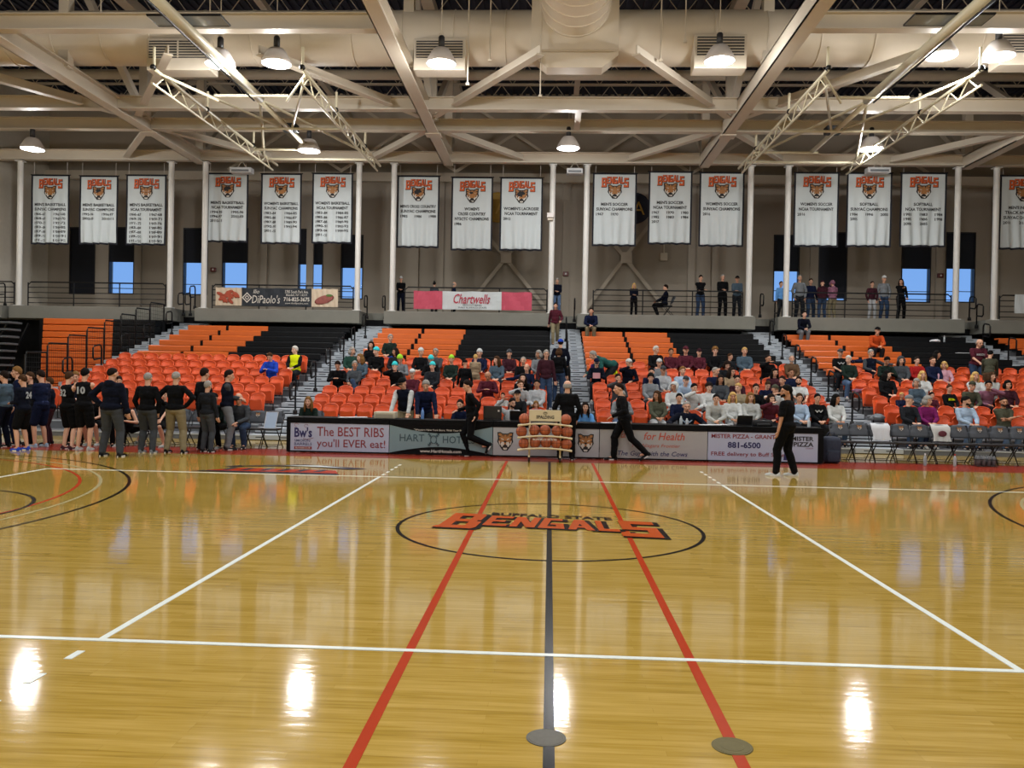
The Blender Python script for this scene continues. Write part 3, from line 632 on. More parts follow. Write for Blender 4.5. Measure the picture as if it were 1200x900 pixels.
for i,(a,b,y) in enumerate(((664,683,201),(1015,1042,200),(271,296,200))):
    p=at((a+b)/2,y,33.1); w=abs(at(a,y,33.1).x-at(b,y,33.1).x)/2; t=thing('hanging_projector','white box unit hung under the rear beam, '+('centre','right','left')[i],'projector',p)
    MB().cbox(-w,w,-.2,.2,-.12,.1,.03).build('housing',mat('white_projector_case','#c9cccf',.4),t,False,True); MB().path([(-.2,0,.1),(0,0,.4),(.2,0,.1)],.015,5).build('bracket',steel,t,False,True); MB().cbox(-w*.8,w*.8,-.22,-.2,-.08,0,.005).build('vent_grille',mat('grille_grey','#70767c',.5),t,False,True)
# ================================================================ BLEACHERS
def RY(k): return 22+.8*k
def RZf(k): return .14+.23*k
ordn=["first","second","third","fourth","fifth","sixth","seventh","eighth","ninth","tenth","eleventh","twelfth","thirteenth","fourteenth","fifteenth"]
SEC={'A':(-14.5,-8.0),'B':(-6.68,-.05),'C':(1.2,7.82),'D':(9.05,15.85),'E':(17.1,23.0)}
SN={'A':'left section','B':'centre left section','C':'centre right section','D':'right section','E':'far right section'}
def section(s):
    x0,x1=SEC[s]
    t=thing('bleacher_bank','tiered bleacher bank of the %s with orange and black upper benches'%SN[s],'bleacher',((x0+x1)/2,22,0),group='bleacher banks')
    m=MB()
    for k in range(0,14):
        y0=RY(k)-.65; m.box(x0,x1,y0,y0+.8 if k<13 else y0+1.0,max(0,RZf(k)-.25),RZf(k))
    m.build('deck_tiers',deckm,t)
    e=MB()
    for k in range(0,14): e.box(x0,x1,RY(k)-.67,RY(k)-.652,RZf(k)-.03,RZf(k)+.004)
    e.build('tier_nosing',stepm,t)
    sp=MB()
    for xx in (x0+.05,x1-.05,(x0+x1)/2):
        sp.prism([(xx-.03,21.4,0),(xx-.03,33.1,0),(xx-.03,33.1,2.8),(xx-.03,21.6,.02)],(.06,0,0))
    sp.build('side_frame',darkm,t)
    mid=x0+(x1-x0)*.5; q=x0+(x1-x0)*.245
    if s=='E': mid=x1
    for k in range(7,14):
        def bench(a,b,mt,l=None):
            m=MB(); y1=RY(k)+.08; y0=RY(k)-.28; zt=RZf(k)+.5; zb=RZf(k)+.285
            m.prism([(a,y0+.04,zb),(a,y0,zb+.03),(a,y0,zt-.03),(a,y0+.03,zt),(a,y1,zt),(a,y1,zt-.05),(a,y0+.08,zt-.05),(a,y0+.08,zb)],(b-a,0,0))
            o=m.build('bench_seat',mt,t); o['label']=l
        bench(x0,q-.06,orangeB,'orange bench module'); bench(q+.06,mid-.01,orangeB,'orange bench module')
        if mid<x1-.1: bench(mid+.01,x1,blackB,'black bench module')
        for xx,ww in ((q,.06),(x0+.4,.03),(mid-.5,.03),(x1-.4,.03)): MB().box(xx-ww,xx+ww,RY(k)-.25,RY(k)+.05,RZf(k),RZf(k)+(.49 if ww>.05 else .45)).build('bench_bracket',darkm,t)
for s in SEC: section(s)
# ---- collapsed section far left, under the slab
t=thing('folded_bleacher','folded orange and black bleacher stack under the far left concourse','bleacher',(-18,31.5,0))
for k in range(13):
    z0=.4+k*.265; yy=32.0+.02*k
    for xa,ln,mt in ((-20.5,2.88,orangeB),(-17.6,1.72,blackB)):
        MB().prism([(xa,yy,z0),(xa,yy-.03,z0+.03),(xa,yy-.03,z0+.21),(xa,yy,z0+.24),(xa,yy+.45,z0+.24),(xa,yy+.45,z0)],(ln,0,0)).build('folded_bench',mt,t)
MB().box(-21,-15.85,32.75,33,0,3.8).build('back_frame',darkm,t)
t=thing('bleacher_understructure','stack of grey bleacher platform ends with black frames, far left','frame',(-22.2,30,0))
m=MB(); 
for k in range(12):
    m.cbox(-23.3,-21.15,30.2+.08*k,31.0+.08*k,.45+k*.28,.53+k*.28,.01)
m.build('platform_end',mat('dull_grey_platform','#565b60',.6),t)
m=MB()
for xx in (-23.2,-22.2,-21.3): m.box(xx-.04,xx+.04,30.0,30.15,0,3.7); m.bar((xx,30.1,.2),(xx,32.5,3.6),.06,.08)
for k in range(6): m.bar((-23.2,30.05,.4+k*.55),(-21.3,30.05,.65+k*.55),.04,.05)
m.build('upright_frame',blackm,t)
# low black curtain-like barrier
# ---- aisle stairs
AX={'left':(-15.8,-14.5),'centre left':(-8.0,-6.68),'centre':(-.05,1.2),'centre right':(7.82,9.05),'right':(15.85,17.1)}
for nm,(x0,x1) in AX.items():
    t=thing('aisle_stairs','grey metal aisle stairs climbing the %s gap between seating sections'%nm,'stairs',((x0+x1)/2,21.4,0),group='aisle stairs')
    m=MB(); d=MB(); n=0
    y=21.3; z=.14
    for k in range(0,37):
        y=21.35+.5333*k; z=.14+.1533*k
        if z>4.42: break
        m.cbox(x0+.01,x1-.01,y,y+.55,z-.125,z,.006)
        d.box(x0+.22,x0+.45,y-.004,y+.05,z-.07,z-.05); d.box(x1-.45,x1-.22,y-.004,y+.05,z-.07,z-.05)
        d.box(x0+.01,x1-.01,y+.015,y+.55,z-.1533,z-.126)
    m.build('step_treads',stepm,t); d.build('dark_slots',darkm,t)
    MB().prism([(x0+.01,21.4,0),(x0+.01,35,0),(x0+.01,35,3.9),(x0+.01,21.4,.02)],(x1-x0-.02,0,0)).build('stringer',darkm,t)
def floorz(Y): return .14+.1533*int((Y-21.35)/.5333)
# ---- aisle handrails : post with loop
def handrail():
    t=thing('aisle_handrail','x','handrail',(0,0,0),group='black aisle handrails')
    MB().path([(0,0,0),(0,0,.82),(0,-.04,.92),(0,-.12,.95),(0,-.42,.9),(0,-.5,.83),(0,-.5,.5),(0,-.42,.44),(0,-.3,.46),(0,-.02,.5)],.028,7).build('loop_rail',blackm,t,True,True)
    MB().lathe([(.02,.14),(.06,.12),(.07,0),(0,0)],(0,0,0),12).build('base_socket',blackm,t,True,True)
    return t
hr=handrail(); hk=tree(hr); first=True
for nm,(x0,x1) in AX.items():
    for i,k in enumerate((2,4.5,6.6,8.8,10.8,13)):
        Y=RY(k)-.3; loc=((x0+x1)/2,Y,floorz(Y)); lab='black looped handrail in the %s aisle, %s one up the stairs'%(nm,ordn[i])
        if nm=='left' and k<4: continue
        if first: hr.location=loc; hr['label']=lab; first=False
        else: dup(hr,hk,loc,0,lab)
# end guards beside upper gaps on the concourse (looped)
gi=0
for i,x in enumerate((PX[0]-.8,PX[1]+.45,PX[1]+.75,PX[2]-.5,PX[3]+.35,PX[4]-.35,PX[5]+.25,PX[6]-.4,PX[7]+.55,PX[8]-.35,PX[9]+.7,PX[10]-.5)):
    dup(hr,hk,(x,SF+.5,SZ1 if i in(0,3,8,10) else SZ1-.3),0,'black looped handrail at the concourse opening, %s from the left'%bl[i],'looped handrails on the concourse')
# guard panels on the left aisle, with mesh
for i,(Ya,Yb_) in enumerate(((24.1,25.2),(25.2,26.3),(26.3,27.4),(27.4,28.5),(28.5,29.6),(29.6,30.7),(30.7,31.8),(31.8,33.0))):
    x=-15.9; z0=.14+.2875*(Ya-21.35); z1=z0+.05; t=thing('stair_guard_panel','black framed mesh guard beside the left aisle stairs, %s up from the floor'%ordn[i],'guard rail',(x,Ya,z0-.3),group='mesh guards of the left aisle')
    zt=z0+1.35
    MB().path([(x,Ya,z0-.6),(x,Ya,zt-.08),(x,Ya+.08,zt),(x,Yb_-.05,zt+.02),(x,Yb_-.02,zt-.05),(x,Yb_-.02,z0-.3)],.028,7).build('panel_frame',blackm,t,True)
    m=MB()
    for k in range(1,10): m.tube((x,Ya+(Yb_-Ya)*k/10,z0-.4),(x,Ya+(Yb_-Ya)*k/10,zt-.02),.005,n=4)
    for k in range(1,11): m.tube((x,Ya,z0-.3+k*.15),(x,Yb_-.02,z0-.3+k*.15),.005,n=4)
    m.build('wire_mesh',blackm,t)
# ================================================================ CHAIRS
def shell_chair(openseat):
    t=thing('stadium_chair','x','chair',(0,0,0),group='orange stadium chairs')
    # back shell : curved grid with rounded top
    m=MB(); nx,nz=12,9; W=.202
    def P(u,v,d):   # u -1..1, v 0..1
        w=W*(1-.10*(1-v)); z=.30+.55*v-(.075*abs(u)**3 if v>.85 else 0)
        y=.10*v+.05*(-abs(u)**2)*1.3 - (.03 if v>.97 else 0)
        return (u*w,y+d,z)
    for d in (0,.02):
        o=len(m.v); m.add([P(-1+2*i/nx,j/nz,d) for j in range(nz+1) for i in range(nx+1)],[((j)*(nx+1)+i,j*(nx+1)+i+1,(j+1)*(nx+1)+i+1,(j+1)*(nx+1)+i) for j in range(nz) for i in range(nx)])
    per=[(0,i) for i in range(nx)]+[(j,nx) for j in range(nz)]+[(nz,nx-i) for i in range(nx)]+[(nz-j,0) for j in range(nz)]
    idx=[j*(nx+1)+i for j,i in per]; K=(nx+1)*(nz+1)
    m.f+=[(idx[a],idx[(a+1)%len(idx)],idx[(a+1)%len(idx)]+K,idx[a]+K) for a in range(len(idx))]; m.m+=[0]*len(idx)
    # rolled rim
    rim=[P(-1,j/nz,.01) for j in range(nz+1)]+[P(-1+2*i/nx,1,.01) for i in range(1,nx)]+[P(1,1-j/nz,.01) for j in range(nz+1)]
    m.path([(a,b-.01,c) for a,b,c in rim],.014,6)
    m.build('backrest',orangeC,t,True,True)
    # seat
    m=MB(); ns=8
    def Q(u,v,d):
        w=.19*(1-.08*v)
        z0=.02*(abs(u)**2)+.015*math.cos(v*3)
        if openseat: return (u*w, -.02-.40*v, .43+z0-d-.02*(v>.9))
        return (u*w, -.075-.15*v - z0*1.0+d, .35+.31*v+.045*abs(u)**2*v-.03*abs(u)**6*(v>.8))
    for d in (0,.03):
        m.add([Q(-1+2*i/ns,j/ns,d) for j in range(ns+1) for i in range(ns+1)],[(j*(ns+1)+i,j*(ns+1)+i+1,(j+1)*(ns+1)+i+1,(j+1)*(ns+1)+i) for j in range(ns) for i in range(ns)])
    per=[(0,i) for i in range(ns)]+[(j,ns) for j in range(ns)]+[(ns,ns-i) for i in range(ns)]+[(ns-j,0) for j in range(ns)]
    idx=[j*(ns+1)+i for j,i in per]; K=(ns+1)**2
    m.f+=[(idx[a],idx[(a+1)%len(idx)],idx[(a+1)%len(idx)]+K,idx[a]+K) for a in range(len(idx))]; m.m+=[0]*len(idx)
    m.build('seat',orangeCd,t,True,True)
    m=MB()
    for s in (-1,1): m.path([(s*.17,0,0),(s*.17,.0,.33),(s*.17,.05,.5)],.015,5); m.bar((s*.17,-.12,.36),(s*.17,.03,.36),.02,.05); m.cbox(s*.17-.03,s*.17+.03,-.06,.06,0,.02,.004)
    m.tube((-.2,-.03,.36),(.2,-.03,.36),.015,n=6)
    m.build('support_frame',blackm,t,False,True)
    return t
chF=shell_chair(False); kF=tree(chF); chO=shell_chair(True); kO=tree(chO)
PIT=.47
SEATS={}   # (section,k) -> list of x
for s,ks in (('A',range(1,7)),('B',range(0,7)),('C',range(0,7)),('D',range(0,7))):
    x0,x1=SEC[s]; n=14
    for k in ks: SEATS[(s,k)]=[x0+.26+i*((x1-x0-.52)/(n-1)) for i in range(n)]
OCC={}     # (section,k,i) occupied
def secof(x):
    for s,(a,b) in SEC.items():
        if a-.25<=x<=b+.25: return s
    return None
def claim(x,k):
    s=secof(x)
    if s is None or (s,k) not in SEATS: return None
    xs=SEATS[(s,k)]; o=sorted(range(len(xs)),key=lambda i:abs(xs[i]-x))
    for i in o:
        if (s,k,i) not in OCC: OCC[(s,k,i)]=1; return xs[i]
    return None
def place_chairs():
    L=[]
    for (s,k),xs in SEATS.items():
        for i,x in enumerate(xs):
            # outside the frame on the right
            d=V((x,RY(k),1.8))-CAM; px=600+F*d.dot(CRT)/d.dot(CFW)
            if px>1212 or px<-12: continue
            L.append((k,s,i,x))
    L.sort(key=lambda a:(a[0],a[1],a[2]))
    used=set()
    for n,(k,s,i,x) in enumerate(L[:300]):
        occ=(s,k,i) in OCC; src,kk=(chO,kO) if occ else (chF,kF)
        lab='orange stadium chair, %s row up, %s from %s end, %s'%(ordn[k],ordn[i if i<7 else 13-i],'left' if i<7 else 'right',SN[s])
        loc=(x,RY(k),RZf(k))
        if id(src) not in used: used.add(id(src)); src.location=loc; src['label']=lab
        else: dup(src,kk,loc,0,lab)
    rest=L[300:]
    if rest:
        m=MB(); ms={}
        for (k,s,i,x) in rest:
            kk=kO if (s,k,i) in OCC else kF
            for j,(c,_) in enumerate(kk): 
                m.slot(j); me=c.data; m.add([(v.co.x+x,v.co.y+RY(k),v.co.z+RZf(k)) for v in me.vertices],[tuple(p.vertices) for p in me.polygons])
        o=m.build('stadium_chairs',[orangeC,orangeCd,blackm],None,True,norm=False); tag(o,'orange stadium chairs of the highest rows, just below the benches','chair',kind='stuff')
# ================================================================ SCORER TABLES
TY=18.3; ADX=[at(x,538,TY).x for x in (335,455.5,577,702,829,965)]; TZ=.80
an=['ribs advert','hotel advert','two tiger heads','cows advert','pizza advert']
adc=['#a3abc2','#6f878f','#a1a5ab','#9a9b9d','#a3abc2']
top=mat('black_table_top','#050609',.6,spec=.12)
for i in range(5):
    x0,x1=ADX[i]+.004,ADX[i+1]-.004
    t=thing('scorer_table','black courtside scorer table with the %s on its front'%an[i],'table',((x0+x1)/2,TY,0),group=None)
    MB().cbox(x0,x1,TY,TY+.62,TZ-.05,TZ,.008).build('table_top',top,t)
    fx=MB(); fx.cbox(x0,x1,TY,TY+.05,TZ-.13,TZ-.05,.004); fx.cbox(x0,x1,TY,TY+.05,.015,.045,.004)
    if i==0: fx.cbox(x0,x0+.09,TY,TY+.05,.045,TZ-.13,.004)
    if i==4: fx.cbox(x1-.12,x1,TY,TY+.05,.045,TZ-.13,.004)
    fx.build('front_frame',top,t)
    px0=x0+(.09 if i==0 else .004); px1=x1-(.12 if i==4 else .004)
    MB().box(px0,px1,TY+.01,TY+.04,.045,TZ-.13).build('ad_panel',mat('ad_panel_%d'%i,adc[i],.3,noise=.03,scale=2),t)
    for s,xx in (('l',x0+.03),('r',x1-.03)):
        lg=MB(); lg.tube((xx,TY+.55,0),(xx,TY+.55,TZ-.05),.02); lg.tube((xx,TY+.12,0),(xx,TY+.12,TZ-.05),.02); lg.tube((xx,TY+.12,.1),(xx,TY+.55,.1),.012); lg.build('leg',blackm,t)
    w=px1-px0; zb,zt=.045,TZ-.13; h=zt-zb; X=lambda f:px0+w*f; Z=lambda f:zb+h*f
    mp=lambda x,z,l=1:(x,TY+.008-.0015*l,z)
    def T(s,a,b,c,d,m_,nm='lettering',bold=.005,sh=0,l=1):
        tt=MB(); put_text(tt,s,X(a),X(b),Z(c),Z(d),lambda x,z:mp(x,z,l),bold,sh); tt.build(nm,m_,t,norm=False)
    redk=mat('dark_red_ink','#7a1f26',.6); nav=mat('navy_ink','#1c1f55',.6); orr=mat('brick_red_ink','#a8432d',.6); teal=mat('slate_ink','#26404c',.6)
    if i==0:
        T('The BEST RIBS',.27,.95,.54,.88,redk); T("you'll EVER eat!",.27,.965,.06,.44,redk)
        T("Bw's",.04,.22,.48,.85,nav,'logo_lettering',.03); T('SMOKIN',.04,.2,.32,.41,nav,'logo_lettering'); T('BARRELS',.04,.22,.19,.29,nav,'logo_lettering')
        MB().add([mp(X(.04),Z(.05)),mp(X(.22),Z(.05)),mp(X(.22),Z(.15)),mp(X(.04),Z(.15))],[(0,1,2,3)]).build('logo_bar',redk,t,norm=False)
        T('BARBECUE',.055,.205,.07,.13,whink,'logo_lettering',0,0,2)
        m=MB()
        for a0,c0_ in ((.06,.93),(.16,.9)): m.path([mp(X(a0+.02*math.cos(q)),Z(c0_+.06*math.sin(q)),2) for q in [j*.8 for j in range(7)]],.004,4)
        m.path([mp(X(.13+.0*j+.035*j),Z(.44-.03*math.sin(j*1.5)),2) for j in range(4)],.005,4); m.build('logo_swirl',redk,t)
    if i==1:
        T('HART',.1,.34,.42,.68,teal); T('HOTELS',.52,.83,.38,.64,teal)
        def swoosh(top_):
            n=16; pts=[]
            for j in range(n+1):
                f=j/n; c=math.sin(f*math.pi)
                pts.append((X(f),Z(1-.27*c) if top_ else Z(.24*c)))
            pl_=[mp(x,z,1) for x,z in pts]+[mp(X(1),Z(1 if top_ else 0),1),mp(X(0),Z(1 if top_ else 0),1)]
            m=MB()
            for j in range(n):
                e=1 if top_ else 0; m.add([mp(pts[j][0],pts[j][1]),mp(pts[j+1][0],pts[j+1][1]),mp(pts[j+1][0],Z(e)),mp(pts[j][0],Z(e))],[(0,1,2,3)])
            m.build('dark_swoosh',top,t,norm=False)
        swoosh(True); swoosh(False)
        T('"Western New York Born, With Your Family"',.24,.76,.79,.88,whink,'lettering',0,0,2); T('www.HartHotels.com',.3,.7,.03,.14,whink,'lettering',.01,0,2)
        m=MB(); cx,cz=X(.43),Z(.5)
        for a in range(4):
            q=a*math.pi/2+math.pi/4; c,s_=math.cos(q),math.sin(q)
            m.path([mp(cx+.09*math.cos(q+u_)*(.75),cz+.11*math.sin(q+u_)*.8,2) for u_ in (-.7,-.3,0,.3,.7)],.01,4)
            m.path([mp(cx+.07*c,cz+.07*s_,2),mp(cx+.17*c,cz+.2*s_,2)],.012,4)
            for r_ in (.11,.15): m.path([mp(cx+r_*c-.03*s_,cz+r_*1.15*s_+.03*c,2),mp(cx+r_*c+.03*s_,cz+r_*1.15*s_-.03*c,2)],.01,4)
        m.build('snowflake_logo',teal,t)
    if i==2:
        for f in (.115,.875): tiger(X(f),Z(.5),.36,.42,lambda x,z,l:mp(x,z,l),t)
        T('BUFFALO STATE BENGALS',.34,.68,.62,.74,orinkm)
    if i==3:
        T('Eat Cow',.2,.32,.72,.95,orr,'lettering',.01,.25); T('for Health',.41,.79,.66,.93,orr,'lettering',.01,.25); T('The Niagara Frontier',.3,.75,.36,.52,orr,'lettering',0,.25); T('The Guys with the Cows',.17,.82,.04,.26,nav,'lettering',.01,.25)
    if i==4:
        T('MISTER PIZZA - GRANT ST.',.03,.7,.78,.93,redk,'lettering',.02); T('881-6500',.18,.48,.44,.66,nav,'lettering',.03); T('FREE delivery to Buff State',.03,.7,.12,.3,redk,'lettering',.01)
        T('MISTER',.76,.96,.74,.9,inkm,'logo_lettering',.03); T('PIZZA',.78,.96,.54,.7,inkm,'logo_lettering',.03); T('GRANT',.89,.96,.46,.5,redk,'logo_lettering')
        m=MB(); m.add([mp(X(.69),Z(.05)),mp(X(.73),Z(.05)),mp(X(.74),Z(.4)),mp(X(.7),Z(.4))],[(0,1,2,3)]); m.build('logo_figure',nav,t,norm=False)
# ---- things on the tables
def tabthing(name,label,cat,px,w,d,h,m_,py=495,extra=None):
    c=at(px,py,TY+.35); t=thing(name,label,cat,(c.x,TY+.35,TZ))
    MB().cbox(-w/2,w/2,-d/2,d/2,0,h,min(.02,h/4)).build('case',m_,t,False,True)
    return t
beige=mat('beige_case','#b0a894',.5); lap=mat('black_laptop','#121317',.35); 
t=tabthing('scoreboard_console','beige console box on the table in front of the standing pair','console',452,.48,.4,.15,beige); MB().box(-.2,.2,-.205,-.2,.03,.1).build('front_panel',mat('console_grey','#8b8577',.5),t,False,True)
t=tabthing('monitor','black monitor back on the table beside the running referee','monitor',577,.42,.06,.03,lap); MB().cbox(-.21,.21,-.03,0,.03,.33,.01).build('screen_back',lap,t,False,True); MB().cbox(.12,.16,-.035,-.03,.2,.24,.004).build('logo_badge',whitep,t,False,True)
def laptop(px,label):
    c=at(px,495,TY+.35); t=thing('laptop',label,'laptop',(c.x,TY+.35,TZ)); MB().cbox(-.17,.17,-.02,.22,0,.02,.004).build('keyboard_base',lap,t,False,True); MB().prism([(-.17,-.02,.02),(.17,-.02,.02),(.17,-.1,.23),(-.17,-.1,.23)],(0,.012,.004)).build('lid',lap,t,False,True)
laptop(872,'open black laptop on the table before the blonde woman'); laptop(606,'small black laptop on the table before the man in light grey')
def bottle(loc,label,bc,cc,h=.24,grp=None):
    t=thing('water_bottle',label,'bottle',loc,group=grp); MB().lathe([(0,0),(.034,0),(.036,.01),(.036,h*.6),(.03,h*.72),(.014,h*.85),(.014,h*.9),(0,h*.9)],(0,0,0),14).build('bottle_body',mat('bottle_'+bc,bc,.2),t,True,True); MB().lathe([(0,h*.88),(.017,h*.88),(.017,h),(0,h)],(0,0,0),12).build('cap',mat('cap_'+cc,cc,.4),t,False,True); return t
for px,l,b,c_,h in ((495,'blue water bottle on the table by the man in navy','#5f86c0','#274c9c',.26),(798,'clear plastic cup shaped bottle before the older man in navy','#aab4bd','#c8ccd0',.19),(805,'small clear bottle right of the taller one on the table','#aab4bd','#e0e0e0',.14),(948,'white bottle on the right end of the scorer table','#b9c3cc','#d5d8da',.2)):
    c=at(px,495,TY+.3); bottle((c.x,TY+.3,TZ),l,b,c_,h)
def bag(loc,label,w,d,h,col,name='bag'):
    t=thing(name,label,'bag',loc); m=MB(); m.cbox(-w/2,w/2,-d/2,d/2,0,h,min(w,d,h)*.28); m.cbox(-w*.35,w*.35,-d/2-.05,-d*.3,h*.06,h*.5,.03); m.build('bag_body',mat('bag_'+col,col,.8,noise=.5,scale=22),t,True,True)
    MB().path([(-w*.3,0,h*.9),(-w*.15,0,h*1.15),(w*.15,0,h*1.15),(w*.3,0,h*.9)],.012,6).build('strap',mat('bag_'+col,col,.8),t,True,True); return t
c=at(893,495,TY+.35); bag((c.x,TY+.35,TZ),'low black bag lying on the table right of the laptop',.42,.3,.14,'#101116')
for px,l in ((415,'white papers spread on the table before the empty chairs'),(838,'white papers on the table beside the older man in navy'),(723,'white papers on the table below the man in sunglasses')):
    c=at(px,495,TY+.3); t=thing('paper_stack',l,'papers',(c.x,TY+.3,TZ)); m=MB()
    for k in range(4):
        a=random.uniform(-.3,.3); R=M.Rotation(a,3,'Z'); cx=-.25+k*.15; m.prism([V((cx,0,.002+k*.004))+R@V(q) for q in ((-.1,-.14,0),(.1,-.14,0),(.1,.14,0),(-.1,.14,0))],(0,0,.004))
    m.build('sheets',mat('paper','#d4d6da',.7),t,False,True)
# bags on floor right of table
bag((at(975,545,18.6).x,18.7,0),'dark blue patterned backpack on the floor at the right table end',.4,.35,.6,'#232a3c','backpack')
# ================================================================ BALL RACK
t=thing('ball_rack','cream metal basketball rack with a name board, standing before the table','ball rack',(0,0,0))
rkp=gnd(638,541); RX,RYY=rkp.x,rkp.y
t.location=(RX,RYY,0)
def sag(x): return .06*(1-(x/.6)**2)
m=MB()
for s in (-1,1): m.path([(s*.33,-.1,.1),(s*.33,-.1,.95)],.018,8); m.path([(s*.33,.18,.1),(s*.33,.18,.9)],.018,8); m.path([(s*.33,-.2,.12),(s*.33,.28,.12)],.02,8)
m.build('upright_frame',creamm,t,True,True)
SH=(.30,.56,.82)
for z in SH:
    m=MB()
    for y in (-.11,.05): m.path([(-.58+i*.1,y-.10+sag(-.58+i*.1)*-1.2+.1,z-.02+.0*i+.05*(1-((-.58+i*.1)/.6)**2)-.03) for i in range(12)]+[(.58,y-.0,z-.05)],.014,6)
    m.path([(-.58,-.2,z-.05)]+[(-.48+i*.096,-.19,z-.05+.05*(1-((-.48+i*.096)/.6)**2)) for i in range(11)]+[(.58,-.2,z-.05)],.02,6)
    m.build('shelf_rails',creamm,t,True,True)
MB().cbox(-.34,.34,-.14,-.12,.87,1.11,.006).build('name_board',mat('cream_sign','#c4b796',.5),t,False,True)
tt=MB(); put_text(tt,'SPALDING',-.19,.19,.925,.995,lambda x,z:(x,-.1425,z),.03)
ov=[(.045*math.cos(a),1.045+.025*math.sin(a)) for a in [i*math.pi/6 for i in range(12)]]; tt.path([(x,-.143,z) for x,z in ov],.004,4,True); tt.path([(-.03,-.143,1.04),(0,-.143,1.06),(.03,-.143,1.045)],.004,4)
tt.build('lettering',inkm,t,False,True,norm=False)
tt=MB(); put_text(tt,'BUFFALO STATE',-.25,.25,.47,.51,lambda x,z:(x,-.235,z),.02); tt.build('shelf_lettering',whink,t,False,True,norm=False)
m=MB()
for s in (-1,1):
    for y in (-.18,.26): m.lathe([(0,-.018),(.045,-.018),(.05,0),(.045,.018),(0,.018)],(s*.33,y,.05),16,'x'); m.tube((s*.33,y,.06),(s*.33,y,.13),.012)
m.build('caster_wheels',blackm,t,True,True)
ball=None
def mkball():
    t=thing('basketball','x','basketball',(0,0,0),group=None)
    m=MB(); m.ell((0,0,0),(.12,.12,.12),None,24,16); m.build('ball_skin',ballm,t,True,True)
    m=MB()
    def circ(f): m.path([V(f(2*math.pi*i/28)) for i in range(28)],.0035,4,True)
    R=.1205
    circ(lambda a:(R*math.cos(a),R*math.sin(a),0)); circ(lambda a:(0,R*math.cos(a),R*math.sin(a)))
    for s in (-1,1): circ(lambda a:((s*(.055+.025*math.cos(2*a))),)+tuple(q*math.sqrt(R*R-(.055+.025*math.cos(2*a))**2) for q in (math.cos(a),math.sin(a))))
    m.build('seams',inkm,t,True,True); return t
ball=mkball(); bk=tree(ball); used=False
rowsB=[(SH[2],(-.44,.44),'top'),(SH[1],(-.5,-.23,0,.26,.47),'middle'),(SH[0],(-.44,-.21,.03,.25,.46),'bottom')]
pos5=['far left','second from left','central','second from right','far right']
for z,xs,nm in rowsB:
    for j,x in enumerate(xs):
        pn=pos5[j] if len(xs)==5 else ('left','right')[j]
        lab='orange basketball on the %s shelf of the rack, %s'%(nm,pn); yy=-.06; zz=z-.05+.05*(1-(x/.6)**2)+.105
        loc=(RX+x,RYY+yy,zz+.012)
        if not used: ball.location=loc; ball['label']=lab; ball.rotation_euler=(0,0,.3); ball['group']='basketballs on the rack'; used=True
        else: dup(ball,bk,loc,random.random()*3,lab)
# ================================================================ FOLDING CHAIRS
padm=mat('grey_chair_padding','#3f444c',.7,noise=.1); padf=mat('black_chair_frame','#0b0c0f',.4,spec=.3)
def fchair():
    t=thing('folding_chair','x','chair',(0,0,0),group='padded folding team chairs')
    m=MB()
    for s in (-1,1):
        m.path([(s*.22,-.22,0),(s*.21,.1,.45),(s*.2,.22,.86)],.012,6); m.path([(s*.19,.26,0),(s*.19,-.17,.44)],.012,6)
    m.tube((-.22,-.2,.06),(.22,-.2,.06),.009,n=6); m.tube((-.19,.24,.06),(.19,.24,.06),.009,n=6); m.tube((-.2,.22,.86),(.2,.22,.86),.012,n=6)
    m.build('frame',padf,t,True,True)
    MB().cbox(-.21,.21,-.22,.16,.43,.475,.02).build('seat',mat('black_seat_vinyl','#17191d',.5),t,'auto',True)
    bm=bmesh.new(); bmesh.ops.create_cube(bm,size=1); bmesh.ops.subdivide_edges(bm,edges=bm.edges[:],cuts=5,use_grid_fill=True)
    for v in bm.verts:
        u,w=v.co.x*2,v.co.z*2; z=.58+.3*(v.co.z+.5); 
        if w>0.2: z-=.07*(abs(u)**3)
        v.co=V((v.co.x*.46,.15+.1*(v.co.z+.5)+v.co.y*.05-.03*(1-u*u),z))
    b=MB(); b.bm(bm); bo=b.build('backrest',padm,t,True,True)
    tiger(0,.78,.13,.12,lambda x,z,l:(x,.15+.1*((z-.58)/.3)-.055-.003*l,z),bo,True)
    return t
fc=fchair(); 
fk=tree(fc); fu=False
right=[987,1010,1034,1059,1081,1105,1128,1152,1176,1199]; left=[112,136,160,184,208,232,256,281,299,318]
FC=[]
for L,side in ((right,'right'),(left,'left')):
    for i,px in enumerate(L):
        p=at(px,520,19.2); 
        n=ordn[i] if side=='right' else ordn[len(L)-1-i]
        lab='grey padded folding team chair, %s from the scorer table on its %s side'%(n,side)
        FC.append((p.x,19.2,side,i))
        if not fu: fc.location=(p.x,19.2,0); fc['label']=lab; fu=True
        else: dup(fc,fk,(p.x,19.2,0),random.uniform(-.04,.04),lab)
